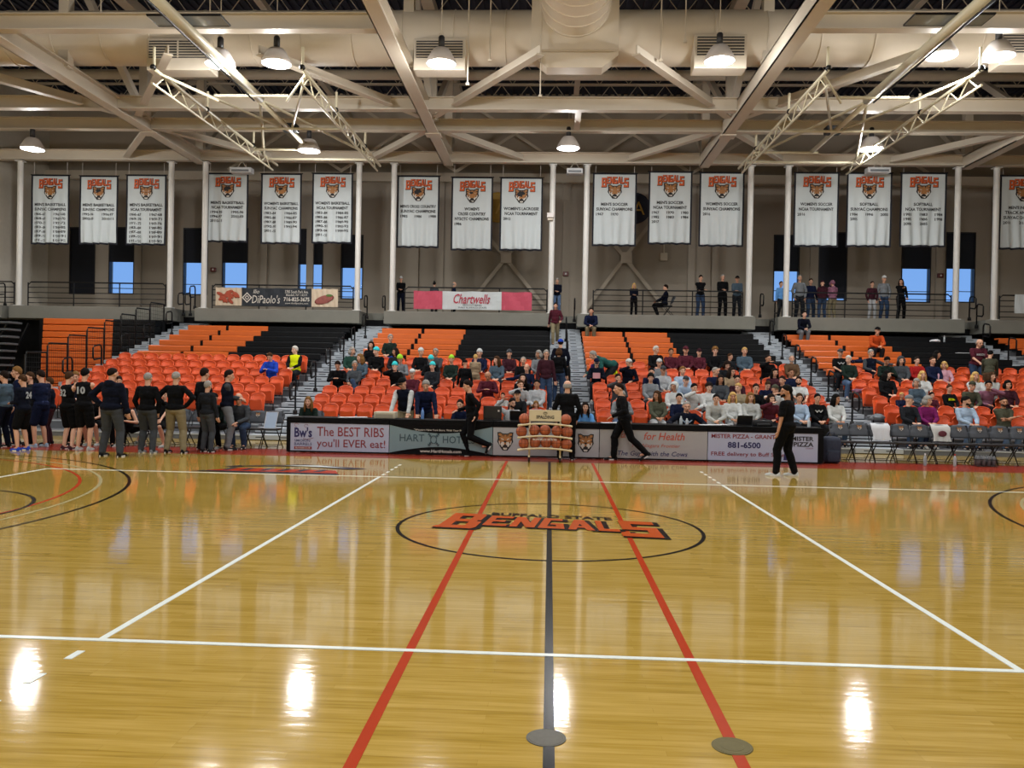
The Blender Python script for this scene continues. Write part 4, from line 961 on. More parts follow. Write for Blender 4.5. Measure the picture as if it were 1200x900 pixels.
# towels on chairs
def towel(x,y,label,col,name='towel',cat='towel',z=.86,w=.4,pat=None):
    t=thing(name,label,cat,(x,y,.5)); m=MB(); nx,nz=12,12
    def P(u,v,L):   # draped over back top
        zz=z+.02-abs(v)*.38 if v>=0 else z+.02-abs(v)*.3
        yy=(.12+.1*(zz-.58)/.3) + (-.07 if v>0 else .03) *min(1,abs(v)*5)-.015*math.sin(u*9+v*3)*abs(v)-L*(1 if v>0 else -1)*.01
        return (x+u*w/2*(1+.08*math.sin(v*7)),y+yy,zz+L*.008)
    for L in (0,1):
        m.add([P(-1+2*i/nx,-1+2*j/nz,L) for j in range(nz+1) for i in range(nx+1)],[(j*(nx+1)+i,j*(nx+1)+i+1,(j+1)*(nx+1)+i+1,(j+1)*(nx+1)+i) for j in range(nz) for i in range(nx)])
    m.build('cloth',mat('towel_'+col,col,.85),t,True,norm=False)
    if pat:
        m=MB(); m.ell((x,y+.03,.68),(.1,.012,.07),None,14,6); m.build('printed_graphic',mat('print_maroon','#5e2733',.8,noise=.5,scale=30),t,True)
xx=[c for c in FC if c[2]=='right']; towel(xx[2][0],19.2,'white towel draped over the third folding chair right of the table','#c3c6cb'); towel(xx[5][0],19.2,'light grey printed shirt draped over a folding chair below the magenta top','#b4b4b2','tshirt','shirt',pat=1); 
# clipboard on left chair (pale blue board)
xl=[c for c in FC if c[2]=='left'][-1]
t=thing('dry_erase_board','pale blue board leaning on the last folding chair left of the table','board',(xl[0],19.15,.48)); MB().prism([(-.14,-.09,0),(.14,-.09,0),(.16,.04,.38),(-.12,.04,.38)],(0,.012,.003)).build('board',mat('pale_blue_board','#9fb4cf',.4),t,False,True); MB().path([(-.14,-.09,0),(.14,-.09,0),(.16,.04,.38),(-.12,.04,.38)],.008,5,True).build('board_rim',whitep,t,False,True)
for px,l,b,c_ in ((1094,'clear water bottle on the floor under the right folding chairs','#8f979c','#d9dadb'),(1126,'frosted bottle with a red cap on the floor under right chairs','#9fa4a8','#a83a32')):
    c=gnd(px,548); bottle((c.x,18.6,0),l,b,c_,.27)
c=gnd(1170,550); t=thing('bottle_carrier','black carrier of grey water bottles on the floor, far right','bottle carrier',(c.x,18.7,0))
m=MB(); 
for s in (-1,1): m.path([(-.24,s*.1,.02),(.24,s*.1,.02),(.24,s*.1,.16),(-.24,s*.1,.16)],.008,5,True)
for xx_ in (-.24,.24): m.tube((xx_,-.1,.16),(xx_,.1,.16),.008,n=5)
m.path([(-.24,0,.16),(-.2,0,.34),(.2,0,.34),(.24,0,.16)],.009,5); m.build('wire_carrier',blackm,t,False,True)
for i in range(4):
    for s in (-1,1): m=MB(); m.lathe([(0,.02),(.038,.02),(.04,.18),(.03,.21),(.012,.24),(0,.25)],(-.17+i*.113,s*.05,0),12); m.build('bottle',mat('bottle_grey','#63666a',.3),t,True,True)
# small objects on black benches at right
c=at(1095,396,RY(12)); t=thing('paper_bag','crumpled white paper on the upper black bench of the right section','paper',(c.x,RY(12)-.1,RZf(12)+.5)); m=MB(); m.ell((0,0,.05),(.2,.1,.05),None,12,8); m.v=[(a*(1+.2*math.sin(a*60)),b,c_*(1+.3*math.sin(a*45+b*30))) for a,b,c_ in m.v]; m.build('sheet',mat('paper','#d4d6da',.7),t,False,True)
c=at(1102,395,RY(12)); bottle((c.x+.1,RY(12)-.1,RZf(12)+.5),'clear bottle standing on the upper black bench, right section','#8f979c','#d9dadb',.26)
c=at(1128,403,RY(10)); t=thing('paper_stack','flat white papers on a black bench near the standing man in maroon','papers',(c.x,RY(10)-.1,RZf(10)+.5)); MB().cbox(-.25,.25,-.12,.1,0,.02,.004).build('sheets',mat('paper','#d4d6da',.7),t,False,True)
# ================================================================ PEOPLE
def ik(a,t,l1,l2,pole):
    a=V(a);t=V(t); d=t-a; L=d.length; mx=(l1+l2)*.999
    if L>mx: t=a+d*(mx/L); d=t-a; L=mx
    L=max(L,abs(l1-l2)+.01); n=d.normalized(); x=(l1*l1-l2*l2+L*L)/(2*L); h=math.sqrt(max(0,l1*l1-x*x))
    p=V(pole)-n*V(pole).dot(n); p=p.normalized() if p.length>1e-4 else V((0,0,1))
    return a+n*x+p*h, t
def sit(**k):
    d=dict(pel=(0,0,.54),lean=-6,yaw=0,pitch=8,ank={-1:(-.12,-.25,.09),1:(.13,-.29,.09)},kp=(0,-.6,1),hand={-1:(-.07,-.30,.66),1:(.08,-.33,.66)},ep={-1:(-1,.6,-.6),1:(1,.6,-.6)}); d.update(k); return d
def std(**k):
    d=dict(pel=(0,0,.95),lean=0,yaw=0,pitch=4,ank={-1:(-.12,.0,.09),1:(.13,-.03,.09)},kp=(0,-1,0),hand={-1:(-.27,-.06,.86),1:(.27,-.05,.86)},ep={-1:(-.5,1,0),1:(.5,1,0)}); d.update(k); return d
POSES={
'lap':sit(), 'lapl':sit(yaw=38), 'lapr':sit(yaw=-38,lean=-3),
'lean':sit(lean=28,pitch=-5,hand={-1:(-.05,-.5,.60),1:(.05,-.52,.62)}),
'phone':sit(lean=10,pitch=28,hand={-1:(-.06,-.36,.80),1:(.06,-.37,.80)}),
'chin':sit(lean=18,pitch=0,yaw=15,hand={-1:(-.03,-.37,1.08),1:(.08,-.36,.66)}),
'cross':sit(lean=-4,hand={-1:(.12,-.20,.84),1:(-.12,-.24,.80)},yaw=-12),
'wide':sit(lean=-14,ank={-1:(-.24,-.28,.09),1:(.26,-.26,.09)},hand={-1:(-.2,-.35,.66),1:(.22,-.33,.66)},yaw=20),
'reach':sit(lean=6,hand={-1:(-.22,-.1,1.28),1:(.1,-.42,.66)},yaw=30),
'crosslegs':sit(lean=-10,ank={-1:(-.10,-.26,.09),1:(-.20,-.44,.36)},hand={-1:(-.05,-.30,.68),1:(.1,-.34,.7)},yaw=-20),
'armout':sit(lean=-4,hand={-1:(-.1,-.3,.68),1:(.62,-.1,.88)},yaw=10),
'drape':sit(lean=5,hand={-1:(-.35,-.40,.77),1:(.3,-.4,.77)},yaw=0),
'stand':std(), 'standl':std(yaw=40),
'pocket':std(hand={-1:(-.19,-.06,.90),1:(.19,-.06,.90)},ep={-1:(-1,.6,0),1:(1,.6,0)}),
'hips':std(hand={-1:(-.20,-.02,1.02),1:(.20,-.02,1.02)},ep={-1:(-1,.15,0),1:(1,.15,0)},ank={-1:(-.17,0,.09),1:(.18,-.04,.09)}),
'hip1':std(hand={-1:(-.27,-.06,.86),1:(.20,-.02,1.02)},ep={-1:(-.5,1,0),1:(1,.15,0)},ank={-1:(-.17,0,.09),1:(.18,-.04,.09)},yaw=-20),
'fold':std(hand={-1:(.10,-.24,1.14),1:(-.10,-.27,1.10)},pitch=10),
'hold':std(hand={-1:(-.06,-.26,1.12),1:(.07,-.27,1.10)},pitch=15),
'chest':std(hand={-1:(.02,-.22,1.32),1:(.22,-.1,.96)},yaw=-25),
'walk':std(pel=(0,-.03,.93),lean=9,ank={-1:(-.08,-.22,.09),1:(.09,.40,.19)},hand={-1:(-.26,.12,.88),1:(.22,-.28,1.0)},toe={1:-35}),
'stride':std(pel=(0,0,.90),lean=8,ank={-1:(-.08,-.06,.09),1:(.09,.34,.28)},hand={-1:(-.2,-.30,1.02),1:(.24,.05,.93)},toe={1:-60},pitch=12),
'bend':std(pel=(0,.08,.88),lean=72,hand={-1:(-.2,-.62,.62),1:(.2,-.60,.66)},pitch=-5),
'leanf':std(pel=(0,.03,.93),lean=22,pitch=22,hand={-1:(-.2,-.42,.86),1:(.2,-.42,.86)},yaw=-12),
'hero':std(ank={-1:(-.13,.10,.09),1:(.14,-.12,.09)},hand={-1:(-.25,-.14,.90),1:(.25,-.05,.88)},yaw=38),
'kneel':sit(pel=(0,0,.42),lean=30,ank={-1:(-.14,-.3,.09),1:(.14,.25,.12)},hand={-1:(-.1,-.42,.6),1:(.1,-.42,.6)}),
'busy':std(pel=(0,.02,.94),lean=10,pitch=18,hand={-1:(-.12,-.36,.98),1:(.14,-.34,.96)}),
}
UA,FA=.28,.25; TH,SH_=.43,.42
def solve(name):
    p=POSES[name]; R={}
    l=math.radians(p['lean']); P=V(p['pel']); upv=V((0,-math.sin(l),math.cos(l))); fwd=V((0,-math.cos(l),-math.sin(l)))
    R['P']=P;R['up']=upv;R['fwd']=fwd; R['rot']=M.Rotation(l,3,'X')
    N=P+upv*.50; l2=l*.55+math.radians(p['pitch'])*.3; up2=V((0,-math.sin(l2),math.cos(l2)))
    HR=M.Rotation(math.radians(p['yaw']),3,'Z')@M.Rotation(l*.35+math.radians(p['pitch']),3,'X')
    HC=N+up2*.185+HR@V((0,-.02,0)); R['N']=N; R['H']=HC; R['HR']=HR
    for s in (-1,1):
        sh=P+upv*.45+V((s*.168,0,0)); el,wr=ik(sh,p['hand'][s],UA,FA,p['ep'][s]); hp=P+V((s*.09,0,-.03)); an=V(p['ank'][s]); kn,an=ik(hp,an,TH,SH_,p['kp'])
        R[s]=dict(sh=sh,el=el,wr=wr,hp=hp,kn=kn,an=an)
    return R
def cap(m,a,b,r1,r2):
    m.tube(a,b,r1,r2,12); m.ell(a,(r1,)*3,None,12,8); m.ell(b,(r2,)*3,None,12,8)
VOX=.0125
def remesh(m,vox=VOX,it=5,name='part'):
    me=bpy.data.meshes.new(name); me.from_pydata([tuple(v) for v in m.v],[],m.f); o=bpy.data.objects.new('tmp',me); COL.objects.link(o)
    a=o.modifiers.new('r','REMESH'); a.mode='VOXEL'; a.voxel_size=vox; a.use_smooth_shade=True
    b=o.modifiers.new('s','SMOOTH'); b.factor=.5; b.iterations=it
    dg=bpy.context.evaluated_depsgraph_get(); r=bpy.data.meshes.new_from_object(o.evaluated_get(dg)); bpy.data.objects.remove(o); bpy.data.meshes.remove(me)
    r.name=name; return r
from mathutils import noise as _nz
def wrinkle(me,amp):
    me.update(); ns=[v.normal.copy() for v in me.vertices]
    for v,n in zip(me.vertices,ns):
        c=v.co; k=_nz.noise(V((c.x*7,c.y*7,c.z*16)))*.6+_nz.noise(V((c.x*16,c.y*16,c.z*26)))*.4
        v.co=c+n*(k*amp+amp*.25)
    return me
def head_prims(m,R):
    H,A=R['H'],R['HR']; q=lambda x,y,z:H+A@V((x,y,z))
    m.ell(q(0,.01,.03),(.077,.094,.092),A,16,12); m.ell(q(0,-.022,-.045),(.058,.068,.075),A,14,10); m.ell(q(0,-.055,-.095),(.032,.03,.026),A)
    m.ell(q(0,-.074,.035),(.05,.018,.016),A); m.tube(q(0,-.085,.02),q(0,-.112,-.028),.009,.019,8); m.ell(q(0,-.108,-.03),(.019,.016,.012),A)
    m.ell(q(0,-.083,-.066),(.028,.014,.016),A)
    for s in (-1,1): m.ell(q(s*.078,.012,-.005),(.012,.022,.034),A); m.ell(q(s*.045,-.062,-.02),(.025,.02,.02),A)
    cap(m,R['N']-R['up']*.05,q(0,.02,-.06),.058,.05)
def limb(m,R,s,e=0,fore=True):
    J=R[s]; cap(m,J['sh'],J['el'],.046+e,.037+e)
    if fore: cap(m,J['el'],J['wr'],.036+e,.026+e*.9)
def leg(m,R,s,e=0,shin=True,cut=None):
    J=R[s]; cap(m,J['hp'],J['kn'],.086+e,.058+e)
    if shin:
        mid=J['kn'].lerp(J['an'],.3); back=V((0,.012,0)); cap(m,J['kn'],mid+back,.054+e,.056+e); end=J['kn'].lerp(J['an'],.97 if e==0 else 1.02); cap(m,mid+back,end,.056+e,.037+e*1.3)
def torso(m,R,e=0,lo=True):
    P,u,f,A=R['P'],R['up'],R['fwd'],R['rot']
    m.ell(P+u*.34+f*-.005,(.150+e,.104+e,.17+e),A,18,12); m.ell(P+u*.16+f*.01,(.138+e,.105+e,.16+e),A,18,12)
    m.ell(P+u*.44-f*.012,(.160+e,.075+e,.065+e),A,16,10)
    for s in (-1,1): cap(m,R['N']-u*.045,R[s]['sh'].lerp(R['N']-u*.06,.25),.05+e*.8,.05+e*.8)
    if lo: m.ell(P+u*.0-f*.015,(.163+e,.118+e,.115+e),A,18,12)
def hand(m,R,s,nm):
    J=R[s]; d=(J['wr']-J['el']).normalized(); tgt=POSES[nm]; 
    side=V((s,0,0)); n=d.cross(V((0,0,1)) if abs(d.z)<.8 else V((0,1,0))).normalized()  # across the palm
    if n.dot(V((0,-1,0)))<0 and abs(d.z)>=.8: n=-n
    nor=d.cross(n).normalized()
    inner=nor if nor.dot(-side)>0 or abs(nor.x)<.3 else -nor
    A=M((n,d,nor)).transposed(); m.ell(J['wr']+d*.05,(.040,.052,.017),A,12,8); m.ell(J['wr']+d*.005,(.029,.03,.022),A,10,6)
    for i,(o,L) in enumerate(((-.03,.062),(-.01,.074),(.011,.08),(.031,.072))):
        b=J['wr']+d*.085+n*o; pts=[b-d*.01]; dd=d.copy(); 
        for k in range(3):
            ang=.28+.22*k; dd=(dd*math.cos(ang*.6)+inner*math.sin(ang*.6)).normalized(); b=b+dd*L*(.42,.32,.26)[k]; pts.append(b.copy())
        m.path(pts,[.0092,.0088,.008,.006],6)
    b=J['wr']+d*.03+n*.03; pts=[b,b+(n*.9+d*.6).normalized()*.035,b+(n*.8+d*.7).normalized()*.04+(d+inner*.4).normalized()*.035]
    m.path(pts,[.012,.0105,.008],6)
MESH={}
def pmesh(pose,kind):
    key=(pose,kind)
    if key in MESH: return MESH[key]
    R=solve(pose); m=MB()
    if kind=='body':
        torso(m,R); head_prims(m,R)
        for s in (-1,1):
            limb(m,R,s); leg(m,R,s); J=R[s]; m.ell(J['sh']-V((s*.01,0,0)),(.06,.058,.06)); fd=V((0,-1,0)); cap(m,J['an']-V((0,0,.02)),J['an']+fd*.1-V((0,0,.05)),.036,.026)
        me=remesh(m,.011,4,'body')
        x=MB(); 
        for s in (-1,1): hand(x,R,s,pose)
        H,A=R['H'],R['HR']; q=lambda a,b,c:H+A@V((a,b,c)); n0=len(x.f)
        x.slot(1)
        for s in (-1,1): x.ell(q(s*.03,-.082,.010),(.011,.008,.006),A,8,6)
        for s in (-1,1): x.ell(q(s*.032,-.090,.034),(.018,.005,.0035),A,8,6)
        x.slot(2); x.ell(q(0,-.098,-.066),(.023,.008,.007),A,10,6)
        bm=bmesh.new(); bm.from_mesh(me); vs=[bm.verts.new(v) for v in x.v]; 
        for f,mi in zip(x.f,x.m):
            ff=bm.faces.new([vs[i] for i in f]); ff.material_index=mi; ff.smooth=True
        bm.to_mesh(me); bm.free()
    elif kind in('top_long','top_short','top_tank','top_hood'):
        e=.016 if kind!='top_hood' else .024
        torso(m,R,e,False); P,u,f,A=R['P'],R['up'],R['fwd'],R['rot']; m.ell(P+u*.03-f*.01,(.168+e,.126+e,.11),A,18,12)
        cap(m,R['N']-u*.09,R['N']-u*.01,.075,.062)
        for s in (-1,1):
            J=R[s]
            if kind!='top_tank': m.ell(J['sh']-V((s*.01,0,0)),(.060+e*.5,)*3)
            if kind in('top_long','top_hood'):
                limb(m,R,s,e*.9); cap(m,J['el'].lerp(J['wr'],.7),J['el'].lerp(J['wr'],.95),.036+e*.5,.036+e*.3)
            elif kind=='top_short': cap(m,J['sh'],J['sh'].lerp(J['el'],.75),.050+e*.8,.047+e*.8)
        if kind=='top_hood': m.ell(R['N']+u*.0-f*.075,(.10,.06,.07),A,14,10); m.ell(R['N']-u*.02,(.085,.085,.045),A,14,10)
        me=wrinkle(remesh(m,.014,4,'top'),.012)
    elif kind in('trousers','shorts'):
        P,u,f,A=R['P'],R['up'],R['fwd'],R['rot']; m.ell(P-f*.015,(.168,.126,.122),A,18,12)
        for s in (-1,1):
            if kind=='trousers': leg(m,R,s,.017)
            else: J=R[s]; cap(m,J['hp'],J['hp'].lerp(J['kn'],.85),.105,.095)
        me=wrinkle(remesh(m,.014,4,kind),.009)
    elif kind=='shoes':
        me=None; out=[]
        for s in (-1,1):
            J=R[s]; a=J['an']; t=math.radians(POSES[pose].get('toe',{}).get(s,0)); x=MB()
            # stations along the foot
            st=[(.075,.026,.05),(.06,.034,.075),(.02,.037,.085),(-.03,.038,.075),(-.08,.042,.058),(-.13,.046,.045),(-.17,.040,.036),(-.195,.02,.022)]
            rings=[]
            for (yy,w,h) in st:
                rings.append([V((math.cos(q)*w*(1 if math.sin(q)>0 else 1.08),yy,-.09+ (h*math.sin(q)if math.sin(q)>0 else 0)+ .012*(math.sin(q)>=0) )) for q in [2*math.pi*i/14 for i in range(14)]])
            Rm=M.Rotation(-t,3,'X'); vs=[a+Rm@v for r in rings for v in r]; n=14
            fs=[(i*n+j,i*n+(j+1)%n,(i+1)*n+(j+1)%n,(i+1)*n+j) for i in range(len(st)-1) for j in range(n)]+[tuple(range(n))[::-1],tuple(range((len(st)-1)*n,len(st)*n))]
            x.add(vs,fs); x.slot(1)
            r2=[V((math.cos(q)*.05*(1-.3*abs(math.sin(q))),-.06+math.sin(q)*.145,-.09)) for q in [2*math.pi*i/18 for i in range(18)]]
            x.prism([a+Rm@v for v in r2],Rm@V((0,0,.024)))
            mm=bpy.data.meshes.new('shoe'); mm.from_pydata([tuple(v) for v in x.v],[],x.f); mm.materials.append(shoeb); mm.materials.append(solem); mm.polygons.foreach_set('material_index',x.m); mm.polygons.foreach_set('use_smooth',[True]*len(x.f)); mm.set_sharp_from_angle(angle=math.radians(50)); out.append(mm)
        MESH[key]=out; return out
    for _ in range(3 if kind=='body' else 1): me.materials.append(skin0 if _==0 else eyem if _==1 else lipm)
    MESH[key]=me; return me
skin0=mat('skin_light','#c99a80',.5,noise=.04); eyem=mat('eye_dark','#221a18',.3); lipm=mat('lip','#8c4a43',.5); shoeb=mat('shoe_upper_black','#17181b',.6); solem=mat('shoe_sole_white','#c9c9c6',.6)
HAIRM={}
def hair_mesh(kind):
    if kind in HAIRM: return HAIRM[kind]
    m=MB()
    # head local coordinates, face towards -y
    def shell(rx,ry,rz,cy,cz,zfront,zback,bump=0,n=20,w=14):
        zfront+=.012
        vs=[];fs=[]
        for i in range(w+1):
            for j in range(n):
                p=2*math.pi*j/n; # direction, p=0 -> +x
                fy=(1-math.sin(p))/2      # 1 = front (-y)
                low=zback+(zfront-zback)*(fy**1.2)
                tmax=math.acos(max(-1,min(1,(low-cz)/rz))); t=tmax*i/w
                b=1+bump*math.sin(j*2.4+i*1.9)
                if i==w: b*=.93
                vs.append((rx*b*math.sin(t)*math.cos(p),cy+ry*b*math.sin(t)*math.sin(p),cz+rz*b*math.cos(t)))
        fs=[(i*n+j,(i+1)*n+j,(i+1)*n+(j+1)%n,i*n+(j+1)%n) for i in range(w) for j in range(n)]
        o=len(vs); vs2=[(a*.9,b*.9,c*.93) for a,b,c in vs[-n:]]
        fs+=[(w*n+j,o+j,o+(j+1)%n,w*n+(j+1)%n) for j in range(n)]
        m.add(vs+vs2,fs)
    if kind=='short': shell(.086,.106,.112,.010,.03,.076,-.062,.03)
    elif kind=='buzz': shell(.081,.099,.1,.012,.03,.08,-.045,0)
    elif kind=='curly': shell(.1,.115,.122,.012,.04,.06,-.06,.05)
    elif kind=='fringe':   # bald on top : low ring of hair
        for i in range(15):
            a=math.radians(2+176*i/14); m.ell((.074*math.cos(a),.014+.088*math.sin(a),-.006+.004*math.sin(i*2)),(.016,.016,.052),None,8,6)
    elif kind in('long','hijab'):
        shell(.09,.108,.11,.012,.03,.066,-.07,.01)
        for i in range(17):
            a=math.radians(-32+244*i/16); x,y=.082*math.cos(a),.02+.088*math.sin(a); L=-.23-.03*math.sin(i*1.7)
            m.path([(x,y,.03),(x*1.1,y*1.08,-.06),(x*1.2,y*1.15,-.14),(x*1.15,y*1.2,L)],[.022,.026,.027,.012],6)
    elif kind=='bun': shell(.085,.105,.106,.012,.03,.07,-.05,.005); m.ell((0,.06,.15),(.045,.045,.042))
    elif kind=='bob':
        shell(.092,.11,.112,.012,.03,.062,-.07,.01)
        for i in range(15):
            a=math.radians(-30+240*i/14); x,y=.084*math.cos(a),.02+.09*math.sin(a); m.path([(x,y,.02),(x*1.1,y*1.08,-.06),(x*1.05,y*1.05,-.12)],[.024,.027,.012],6)
    elif kind=='cap':
        shell(.09,.11,.105,.012,.045,.055,.035,0); m.prism([(.07*math.cos(a),-.085-.075*math.sin(a)*1,.058-.012*abs(math.cos(a))) for a in [math.pi*i/8 for i in range(9)]],(0,0,.008)); m.ell((0,.012,.151),(.008,.008,.006),None,8,6)
    elif kind=='beanie':
        shell(.092,.11,.125,.012,.035,.055,-.01,.008)
        m.lathe([(.08,.0),(.094,.005),(.096,.03),(.088,.04)],(0,.01,.04),20)
    elif kind=='hood':
        shell(.105,.125,.125,.02,.03,.075,-.09,.005)
        for s in (-1,1): m.path([(s*.095,-.03,.06),(s*.1,-.045,-.02),(s*.075,-.05,-.1)],[.02,.024,.024],6)
    elif kind=='beard':
        for i in range(9):
            a=math.radians(200+140*i/8); m.ell((.06*math.cos(a),-.03+.055*math.sin(a)*1.1,-.085+.02*abs(math.cos(a))),(.02,.016,.026),None,8,6)
    elif kind=='glasses':
        for s in (-1,1): m.path([(s*.034+.022*math.cos(q),-.103,.012+.018*math.sin(q)) for q in [i*math.pi/5 for i in range(10)]],.0025,4,True); m.path([(s*.056,-.1,.015),(s*.08,.0,.015)],.0025,4)
        m.path([(-.012,-.104,.015),(.012,-.104,.015)],.0025,4)
    me=bpy.data.meshes.new('hair_'+kind); me.from_pydata([tuple(v) for v in m.v],[],m.f); me.polygons.foreach_set('use_smooth',[True]*len(m.f)); me.materials.append(skin0)
    bm=bmesh.new(); bm.from_mesh(me); bmesh.ops.recalc_face_normals(bm,faces=bm.faces[:]); bm.to_mesh(me); bm.free()
    HAIRM[kind]=me; return me
CC=dict(black='#08090c',navy='#0e1630',dnavy='#080d1c',maroon='#4a1c28',dmaroon='#341720',white='#b9bdbd',offw='#a5a8a6',lgrey='#9da1a5',grey='#6e7378',dgrey='#3b3f44',char='#1a1d22',jeans='#2c3c55',ljeans='#4f6482',khaki='#7d745c',beige='#8d836b',green='#1e3a33',dgreen='#16241f',teal='#1d4a46',olive='#45473a',camo='#3c3d31',blue='#1d3fa6',sky='#5d94cf',lblue='#93a7bd',steelb='#42525f',brown='#54412f',purple='#2f1d4f',magenta='#6b1c55',pink='#b78d9c',mauve='#7d5568',red='#8f1b1b',orange='#b2481f',yellow='#c8d414',lime='#9ad43a',cyan='#3cc4cc',tan='#8b7a63',
 hblack='#0a0807',hdark='#1b110c',hbrown='#3c2716',hlb='#73522c',hblond='#b8965a',hgrey='#8b8883',hwhite='#bdbab3',hred='#6d3a1f')
SK=dict(l='#c99a80',m='#b07f62',d='#6f4a36',p='#d3a891')
def cm(c,k='cloth'): return mat(k+'_'+c,CC[c],.95 if k=='cloth' else .6,noise=.16,scale=9,bump=.5 if k=='cloth' else .1,spec=.15)
def setm(o,m_,i=0): o.material_slots[i].link='OBJECT'; o.material_slots[i].material=m_
NP=0
def person(loc,rz,pose,hair,haircol,top,topc,leg_,legc,label,cap_=None,capc=None,sk='l',sc=1.0,wide=1.0,mir=False,shoe='char',extra=(),group=None,lab_extra=None):
    global NP; NP+=1
    t=thing('person',label,'person',loc,rz,group); t.scale=(sc*wide*(-1 if mir else 1),sc*(1+(wide-1)*.7),sc)
    R=solve(pose)
    def add(name,me,m_,mx=None):
        o=bpy.data.objects.new(name,me); COL.objects.link(o); o.parent=t
        if mx is not None: o.matrix_local=mx
        if m_ is not None: setm(o,m_)
        return o
    b=add('body',pmesh(pose,'body'),mat('skin_'+sk,SK[sk],.5,noise=.05))
    tn={'top_hood':'hoodie','top_long':'long_sleeved_top','top_short':'short_sleeved_top','top_tank':'sleeveless_top'}
    add(tn[top],pmesh(pose,top),cm(topc)); add('trousers' if leg_=='trousers' else 'shorts',pmesh(pose,leg_),cm(legc))
    for me in pmesh(pose,'shoes'): add('shoe',me,cm(shoe,'shoe'))
    hm=M.Translation(R['H'])@R['HR'].to_4x4()
    if hair: add('hair',hair_mesh(hair),mat('hair_'+haircol,CC[haircol],.8,noise=.3,scale=40,bump=.5,spec=.12),hm)
    if cap_: add({'cap':'baseball_cap','beanie':'beanie','hood':'hood'}[cap_],hair_mesh(cap_),cm(capc),hm)
    for e in extra:
        if e=='beard': add('beard',hair_mesh('beard'),mat('hair_'+(haircol or 'hdark'),CC[haircol or 'hdark'],.7,noise=.25,scale=40,bump=.3),hm)
        if e=='glasses': add('glasses',hair_mesh('glasses'),blackm,hm)
        if e=='vest':   # sleeveless outer vest
            o=add('vest',vest_mesh(pose),cm('dnavy'))
        if e=='hivis': add('vest',vest_mesh(pose),cm('yellow'))
        if isinstance(e,tuple) and e[0]=='num':
            tt=MB(); P,u=R['P'],R['up']; bk=-R['fwd']; put_text(tt,e[1],-.085,.085,.26,.42,lambda x,z:P+u*z+bk*.142+V((-x,0,0)),.04); o=tt.build('number_print',cm('lgrey'),t,False,True,norm=False)
        if isinstance(e,tuple) and e[0]=='print':
            tt=MB(); P,u=R['P'],R['up']; f=R['fwd']; put_text(tt,e[1],-.11,.11,.30,.37,lambda x,z:P+u*z+f*.148+V((x,0,0)),.03); o=tt.build('chest_print',cm(e[2]),t,False,True,norm=False)
    return t
VM={}
def vest_mesh(pose):
    if pose in VM: return VM[pose]
    R=solve(pose); m=MB(); torso(m,R,.034,False); P,u,f,A=R['P'],R['up'],R['fwd'],R['rot']; m.ell(P+u*.05-f*.01,(.2,.155,.10),A,18,12); cap(m,R['N']-u*.09,R['N']-u*.0,.085,.07)
    me=remesh(m,.014,4,'vest'); me.materials.append(skin0); VM[pose]=me; return me
